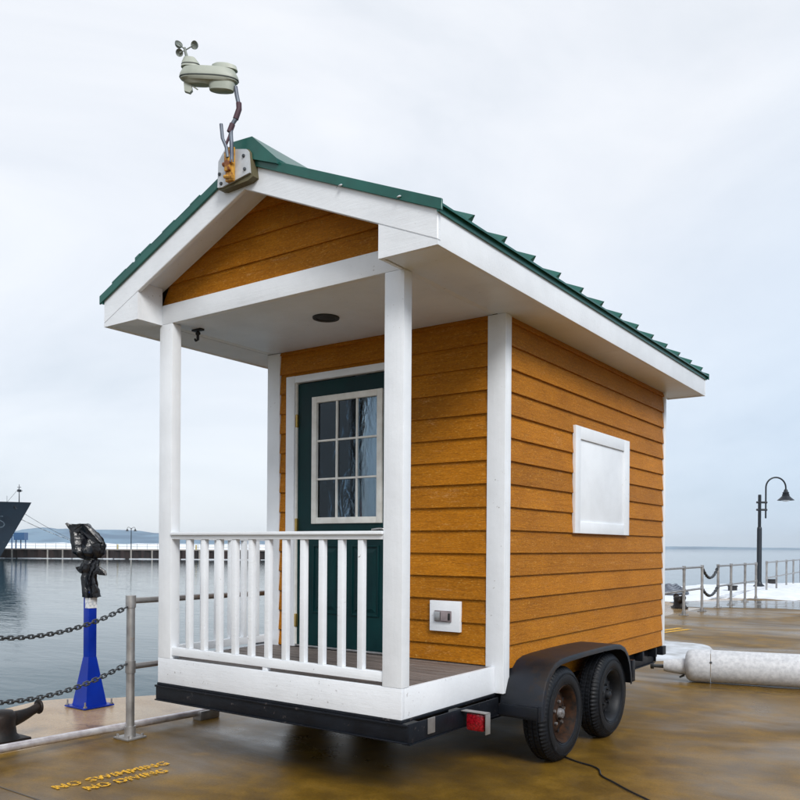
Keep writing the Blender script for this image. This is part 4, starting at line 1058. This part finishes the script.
# outlet
ot = wbox('outlet_board', -.50, -.258, PY - .016, PY + .010, .865, 1.072, bev=.004)
def opart(name, mat, *a, bev=.003):
    o = bx(name, M[mat], None, *a, bev); o.parent = ot; o.location = Vector(o.location) - Vector(ot.location); return o
opart('outlet_cover', 'outlet', -.455, -.322, PY - .028, PY - .0165, .93, 1.006, bev=.005)
opart('outlet_flap', 'silver', -.45, -.405, PY - .036, PY - .0285, .937, .999); opart('outlet_flap', 'outlet', -.400, -.345, PY - .036, PY - .0285, .937, .999)
opart('latch', 'lip', -.342, -.328, PY - .034, PY - .0285, .945, .99)
# blank side window
sw = wbox('window_frame', WR - .012, WR + .016, 2.152, 2.247, 1.548, 2.367); wbox('window_frame', WR - .012, WR + .016, 3.19, 3.3165, 1.548, 2.367)
wbox('window_frame', WR - .012, WR + .0155, 2.2475, 3.1895, 1.548, 1.637); wbox('window_frame', WR - .012, WR + .0155, 2.2475, 3.1895, 2.270, 2.3668)
wbox('window_cover', WR - .016, WR + .002, 2.2478, 3.1892, 1.6375, 2.2695, bev=.002)
# ceiling light and hook
bm = bmesh.new(); lathe(bm, [(.0, -.006), (.062, -.004), (.066, -.010), (.088, -.010), (.090, -.002), (.090, .0)], 36); link('recessed_light', bm, M['lip'], H, (-.986, .498, SZ + .0035), smooth=40)
bm = bmesh.new(); box(bm, -.045, .045, -.02, .02, -.012, 0, .002); tube(bm, [(0, 0, -.01), (0, 0, -.075)], .010, 8); tube(bm, smoothpts([(0, 0, -.072), (-.022, 0, -.078), (-.03, 0, -.062)], 4), .007, 8); tube(bm, [(-.012, 0, -.03), (.015, 0, -.03)], .012, 8)
link('hook', bm, M['tee'], H, (-1.93, .22, SZ + .003), smooth=40)

# trailer frame
def fb(name, *a, bev=.004, mat='frame_black'): return bx(name, M[mat], H, *a, bev=bev)
fb('seal_strip', -W - .004, .006, -.004, PY, ZB - .018, ZB - .001)
fb('rear_beam', -2.085, .045, .000, .008, .362, .470)                     # web of the C channel
fb('rear_beam', -2.085, .045, -.012, .0, .456, .470); fb('rear_beam', -2.085, .045, -.012, .0, .362, .372)
fb('side_beam', .035, .045, .0085, 1.02, .362, .470); fb('side_beam', .0, .052, .0085, 1.02, .355, .3615, bev=.001)
fb('side_beam', -2.085, -2.075, .0085, 4.3, .362, .470)
fb('side_beam', -.03, -.018, 1.02, 4.30, .330, .486); fb('side_beam', -.045, .0, 1.02, 4.30, .322, .3295, bev=.001)
fb('front_beam', -2.07, .0, 4.305, 4.32, .330, .486)
for y in (1.25, 1.9, 2.55, 3.2, 3.75, 4.12): fb('outrigger', -.017, WR - .004, y, y + .04, .40, .486, bev=.002); 
fb('outrigger', -.017, WR + .02, 4.26, 4.36, .405, .488, bev=.003)
for y in (.5, 1.0, 1.5, 2.2, 2.9, 3.6): fb('crossmember', -2.07, -.035, y, y + .045, .37, .46, bev=.002)
bm = bmesh.new(); box(bm, .046, .052, .19, .262, .385, .474, .002); link('bracket', bm, M['galv'], H)
fb('hanger', .03, .14, 3.25, 3.32, .285, .47)
for sx in (.02, -2.06):
    for yc_ in (1.49, 2.35):
        bm = bmesh.new(); tube(bm, [(-2.03, yc_, .318), (.02, yc_, .318)], .035, 10) if sx > 0 else None
        if sx > 0: link('axle', bm, M['frame_black'], H, smooth=60)
        else: bm.free()
# tongue
for sx in (-.35, -1.7):
    bm = bmesh.new(); tube(bm, [(sx, 4.32, .41), (XC, 5.4, .41)], .05, 4); link('drawbar', bm, M['frame_black'], H)
# tail lights with bracket
for x0, sgn in ((.045, 1), (-2.085, -1)):
    xa, xb = (x0, x0 + .16) if sgn > 0 else (x0 - .16, x0)
    tb = bx('tail_light', M['red'], H, (xa + .03 if sgn > 0 else xa + .01), (xb - .01 if sgn > 0 else xb - .03), .56, .60, .345, .452, .02)
    bk = bx('light_bracket', M['galv'], H, xa - (.0 if sgn > 0 else 0), xb + .012, .552, .606, .456, .461, .001)
    bx('light_bracket', M['galv'], H, xb + .008, xb + .012, .552, .606, .335, .4555, .001)
    o = bx('light_housing', M['lip'], H, (xa + .028 if sgn > 0 else xa + .008), (xb - .008 if sgn > 0 else xb - .028), .6005, .63, .343, .454, .006)

# wheels
def wheel(x_out, yc_, sgn, rimmat, lab):
    wt = bpy.data.objects.new('wheel', None); COL.objects.link(wt); wt.parent = H; wt.location = (x_out, yc_, .318); wt['label'] = lab
    if sgn < 0: wt.rotation_euler = (0, 0, PI)
    Rr = .320; wd = .185
    prof = [(.188, -.020), (.200, -.006), (.222, .000), (.262, -.001), (.285, -.008), (.302, -.020), (.312, -.030), (Rr - .002, -.040), (Rr, -.050), (Rr - .008, -.053), (Rr - .008, -.060), (Rr, -.063), (Rr, -.088), (Rr - .008, -.091), (Rr - .008, -.098), (Rr, -.101), (Rr, -.126), (Rr - .008, -.129), (Rr - .008, -.135), (Rr - .001, -.138), (.308, -.155), (.285, -.178), (.24, -.185), (.195, -.178)]
    bm = bmesh.new(); seg = 264; rings = []
    for i, (r_, h_) in enumerate(prof):
        ring = []
        for k in range(seg):
            a = 2 * PI * k / seg; rr = r_
            if 5 <= i <= 8 or 17 <= i <= 20: rr -= .006 if k % 4 in (2, 3) else 0     # shoulder lugs
            if i in (11, 12, 15, 16): rr -= .005 if (k + i) % 4 == 0 else 0
            if 9 > i > 3 and False: pass
            z_ = rr * math.sin(a)
            if z_ < -.3155: z_ = -.3155 - (abs(z_) - .3155) * .25                    # contact patch
            ring.append(bm.verts.new((h_ + 0, rr * math.cos(a), z_)))
        rings.append(ring)
    for i in range(len(rings)):
        j = (i + 1) % len(rings)
        for k in range(seg): bm.faces.new((rings[i][k], rings[i][(k + 1) % seg], rings[j][(k + 1) % seg], rings[j][k]))
    link('tyre', bm, M['rubber'], wt, smooth=35)
    bm = bmesh.new()
    for r_, wr_ in ((.206, .0022), (.268, .002), (.276, .0015)):
        tube(bm, [(.0005 if r_ > .21 else -.0035, r_ * math.cos(2 * PI * k / 64), r_ * math.sin(2 * PI * k / 64)) for k in range(65)], wr_, 5, False)
    link('sidewall_ridge', bm, M['rubber'], wt, smooth=180)
    bm = bmesh.new()
    lathe(bm, [(.192, -.165), (.196, -.15), (.176, -.13), (.172, -.06), (.178, -.035), (.192, -.022), (.197, -.012), (.193, -.006), (.184, -.012), (.172, -.030), (.163, -.055), (.158, -.085), (.140, -.086), (.118, -.066), (.095, -.060), (.070, -.060), (.055, -.052), (.052, -.045), (.046, -.045), (.046, -.10), (.02, -.165)], 56, 'x')
    rim = link('rim', bm, rimmat, wt, smooth=35)
    nm_ = None
    for k in range(5):
        a = 2 * PI * k / 5 + .3; pos = (-.064, .078 * math.cos(a), .078 * math.sin(a))
        if nm_ is None:
            bm = bmesh.new(); tube(bm, [(0, 0, 0), (.022, 0, 0)], .0105, 6); nm_ = link('lug_nut', bm, M['hub_grey'] if rimmat is M['rust_rim'] else rimmat, wt, pos).data
        else: link('lug_nut', None, None, wt, pos, mesh=nm_)
    hm_ = None
    for k in range(10):
        a = 2 * PI * k / 10; pos = (-.0742, .130 * math.cos(a), .130 * math.sin(a))
        if hm_ is None:
            bm = bmesh.new(); lathe(bm, [(.002, 0), (.0135, 0.0), (.0135, .004), (.002, .004)], 12, 'x'); hm_ = link('rim_hole', bm, M['lip'], wt, pos).data
        else: link('rim_hole', None, None, wt, pos, mesh=hm_)
    bm = bmesh.new(); lathe(bm, [(.036, -.10), (.036, -.036), (.030, -.022), (.014, -.014), (.001, -.013)], 24, 'x')
    link('hub', bm, M['hub_grey'] if rimmat is M['rust_rim'] else rimmat, wt, smooth=40)
    return wt
wheel(.305, 1.49, 1, M['rust_rim'], 'wheel with rusty brown rim nearest the porch')
wheel(.305, 2.35, 1, M['black_rim'], 'rear-most wheel with black rim')
wheel(-2.075, 1.49, -1, M['black_rim'], 'wheel on hidden side'); wheel(-2.075, 2.35, -1, M['black_rim'], 'wheel on hidden side')

# fender (open beneath): shell swept over a profile in Y-Z, between wall and outer edge
def fender(xa, xb, outer):
    prof = smoothpts([(1.055, .345), (1.075, .46), (1.13, .585), (1.225, .672), (1.34, .706), (1.55, .714), (1.92, .717), (2.30, .714), (2.50, .703), (2.60, .66), (2.665, .57), (2.70, .46), (2.71, .36)], 4) if False else [Vector((0, a, b)) for a, b in ((1.055, .345), (1.065, .42), (1.085, .50), (1.12, .575), (1.175, .64), (1.25, .685), (1.34, .706), (1.50, .714), (1.80, .718), (2.10, .718), (2.33, .712), (2.45, .698), (2.54, .668), (2.61, .615), (2.66, .54), (2.69, .46), (2.705, .37))]
    bm = bmesh.new(); th = .006
    n = len(prof); nor = []
    for i in range(n):
        d = prof[min(i + 1, n - 1)] - prof[max(i - 1, 0)]; nn = Vector((0, -d.z, d.y)).normalized(); nor.append(nn)
    rows = []
    for i, p_ in enumerate(prof):
        inn = p_ - nor[i] * th; lip = p_ - nor[i] * .038; lip2 = p_ - nor[i] * .036
        so = 1 if outer > 0 else -1
        xo = xb if outer > 0 else xa; xi = xa if outer > 0 else xb
        row = [(xi, p_), (xo - so * .014, p_), (xo - so * .004, p_ - nor[i] * .004), (xo, p_ - nor[i] * .014), (xo, lip), (xo - so * .006, lip), (xo - so * .006, p_ - nor[i] * .014), (xo - so * .014, inn), (xi, inn)]
        rows.append([bm.verts.new((x, q.y, q.z)) for x, q in row])
    for a, b in zip(rows, rows[1:]):
        for k in range(9): bm.faces.new((a[k], b[k], b[(k + 1) % 9], a[(k + 1) % 9]))
    bm.faces.new(rows[0]); bm.faces.new(rows[-1][::-1])
    return link('fender', bm, M['fender'], H, smooth=40)
fender(WR - .03, .335, 1); fender(WLX - .27, WLX + .03, -1)
fb('fender_bracket', WR - .02, .322, 1.02, 1.053, .362, .432, bev=.006, mat='fender')
fb('fender_bracket', .318, .328, 1.0205, 1.06, .345, .436, bev=.002, mat='frame_black')

# ------------------------------------------------------------------ weather station bolted at the gable peak
ws = thing('weather_station', 'grey-green weather station on bent pole at roof peak', 'weather station', (-1.05, -.262, 3.68))
K_ = 1 / 168.5
def q2(u, v, dn=0.0): return RL * ((u - 235) * K_) + Vector((0, 0, (167.1 - v) * K_)) - FL * dn
# mounting block + plate are parallel to the gable (X-Z)
bm = bmesh.new(); pl = [(-.155, -.10), (-.155, .03), (-.10, .115), (.115, .075), (.145, .05), (.145, -.075), (-.10, -.125)]
pl = [(-.150, -.095), (-.143, .07), (-.085, .135), (.100, .082), (.118, .06), (.142, -.085), (.1, -.10), (-.115, -.105)]
prism(bm, [(a, b) for a, b in pl], 'y', .012, .0585); link('wood_block', bm, M['olive'], ws)
pl2 = [(-.150, -.085), (-.143, .07), (-.085, .13), (.095, .08), (.112, .062), (.125, -.065), (-.112, -.092)]
bm = bmesh.new(); prism(bm, [(a, b) for a, b in pl2], 'y', .0, .0118); pt = link('plate', bm, M['plate'], ws)
for x, z in ((.075, .045), (.085, -.035), (-.13, -.01), (-.115, -.07)):
    bm = bmesh.new(); lathe(bm, [(.0, -.008), (.009, -.007), (.011, 0)], 10, 'y'); link('bolt', bm, M['chain'], pt, (x, -.001, z), smooth=60)
bm = bmesh.new(); box(bm, -.052, .005, -.028, -.001, -.085, .115, .004); box(bm, -.045, -.001, -.045, -.0285, -.03, .085, .006); tube(bm, [(-.065, -.03, .018), (.018, -.03, .018)], .013, 8); tube(bm, [(-.055, -.03, -.055), (.012, -.03, -.07)], .011, 8)
link('clamp', bm, M['rust_yellow'], ws, smooth=40)
bm = bmesh.new(); tube(bm, smoothpts([q2(233, 165, .03), q2(232.8, 150, .03), q2(232.2, 131, .03), q2(237.5, 120, .03), q2(239.6, 110, .03), q2(237.5, 98, .03), q2(236.2, 90, .03)], 6), .0125, 12); link('mast', bm, M['pole_grey'], ws, smooth=60)
bm = bmesh.new(); tube(bm, [q2(236.5, 122, .03), q2(239.9, 112, .03), q2(239.6, 106, .03)], .0165, 10); tube(bm, [q2(230.5, 135, .03), q2(233.5, 127, .03)], .0165, 10); link('joint_collar', bm, M['tape'], ws, smooth=60)
bm = bmesh.new(); tube(bm, [q2(222.2, 127, .03), q2(223.6, 141, .03), q2(227.5, 150, .03), q2(229, 160, .03)], .0105, 10); link('side_tube', bm, M['pole_grey'], ws, smooth=60)
bm = bmesh.new(); tube(bm, [q2(226.8, 148, .03), q2(230.5, 139, .03), q2(232.3, 131, .03)], .008, 8); link('cable', bm, M['tape'], ws, smooth=60)
# sensor body: ovals stacked in the (RL, FL) plane
def oval(bm, rings, seg=40):
    V = []
    for cu_, v_, ru, rn in rings:
        rn *= .62; c = q2(cu_, v_, .03); V.append([bm.verts.new(c + RL * ru * K_ * math.copysign(abs(math.cos(a)) ** .8, math.cos(a)) + FL * rn * K_ * math.copysign(abs(math.sin(a)) ** .8, math.sin(a)) + Vector((0, 0, -.010 * (math.cos(a)) * ru / 29))) for a in [2 * PI * k / seg for k in range(seg)]])
    for a, b in zip(V, V[1:]):
        for k in range(seg): bm.faces.new((a[k], a[(k + 1) % seg], b[(k + 1) % seg], b[k]))
    bm.faces.new(V[0][::-1]); bm.faces.new(V[-1])
bm = bmesh.new(); oval(bm, [(210, 86.5, 24, 12), (210, 84.5, 28.4, 14.6), (210, 81.5, 29.4, 15.2), (210, 79.0, 28.6, 14.8), (210, 75.2, 26.6, 13.6), (210, 73.4, 25.4, 12.8)]); link('body', bm, M['sensor'], ws, smooth=35)
bm = bmesh.new(); oval(bm, [(210, 83.7, 29.0, 15.0), (210, 82.9, 29.6, 15.4), (210, 82.2, 29.0, 15.0)]); link('rim_gap', bm, M['sensor_dark'], ws, smooth=35)
bm = bmesh.new(); oval(bm, [(225.5, 73.8, 12.8, 9.5), (225, 69.8, 12.2, 9), (224, 67.8, 8.5, 6.5)]); link('rain_cone', bm, M['sensor'], ws, smooth=35)
bm = bmesh.new(); oval(bm, [(192, 71.6, 9.8, 9), (191.5, 66.5, 8.6, 7.6), (190.5, 61.6, 5.6, 5)]); link('anemometer_base', bm, M['sensor'], ws, smooth=35)
bm = bmesh.new(); oval(bm, [(192, 69.8, 9.5, 8.6), (192, 69.1, 9.7, 8.8), (192, 68.5, 9.3, 8.4)]); link('anemometer_gap', bm, M['sensor_dark'], ws, smooth=35)
bm = bmesh.new(); oval(bm, [(222.5, 95.0, 9.5, 7), (222.5, 94.2, 12, 8.8), (222.5, 88, 13.2, 10), (222.5, 85, 13.6, 10)]); link('radiation_shield', bm, M['sensor'], ws, smooth=35)
bm = bmesh.new(); oval(bm, [(200, 88.4, 11, 7), (200, 86, 15, 10)]); link('under_tray', bm, M['sensor'], ws, smooth=35)
bm = bmesh.new()
P_ = [(185, 86), (192.6, 88.5), (193.4, 93.5), (191, 96.4), (185.6, 94.6)]
A = [bm.verts.new(q2(u, v, .035)) for u, v in P_]; B = [bm.verts.new(q2(u, v, .012)) for u, v in P_]
bm.faces.new(A); bm.faces.new(B[::-1])
for k in range(5): bm.faces.new((A[k], A[(k + 1) % 5], B[(k + 1) % 5], B[k]))
tube(bm, [q2(193, 89, .03), q2(198.8, 93, .03)], .004, 6); link('wind_vane', bm, M['sensor'], ws)
bm = bmesh.new(); tube(bm, [q2(188.4, 63, .03), q2(186.4, 56, .03), q2(185.6, 51.5, .03)], [.011, .008, .007], 10); link('rotor_shaft', bm, M['sensor_cup'], ws, smooth=60)
def cup(cu_, cv_, dn, axis_, r_, tilt):
    c = q2(cu_, cv_, dn); bm = bmesh.new()
    prof = [(r_ * math.sin(a), -r_ * math.cos(a) * 1.05) for a in [PI / 2 * k / 8 for k in range(9)]]
    lathe(bm, prof + [(r_ * .92, -.003), (r_ * .5, -r_ * .55)], 24, 'z')
    ax = (RL * axis_[0] + Vector((0, 0, axis_[1])) - FL * axis_[2]).normalized()
    o = link('cup', bm, M['sensor_cup'], ws, c, smooth=60); o.rotation_euler = ax.to_track_quat('Z', 'Y').to_euler()
    bm2 = bmesh.new(); tube(bm2, [q2(186.2, 54, .03), c], .0035, 6); link('cup_arm', bm2, M['sensor_cup'], ws)
cup(181, 50.2, .055, (.55, .35, .75), .0235, 0); cup(181.3, 58.6, .05, (.35, -.45, .8), .0215, 0); cup(195.8, 50.8, .05, (-.35, -.25, .9), .0235, 0)
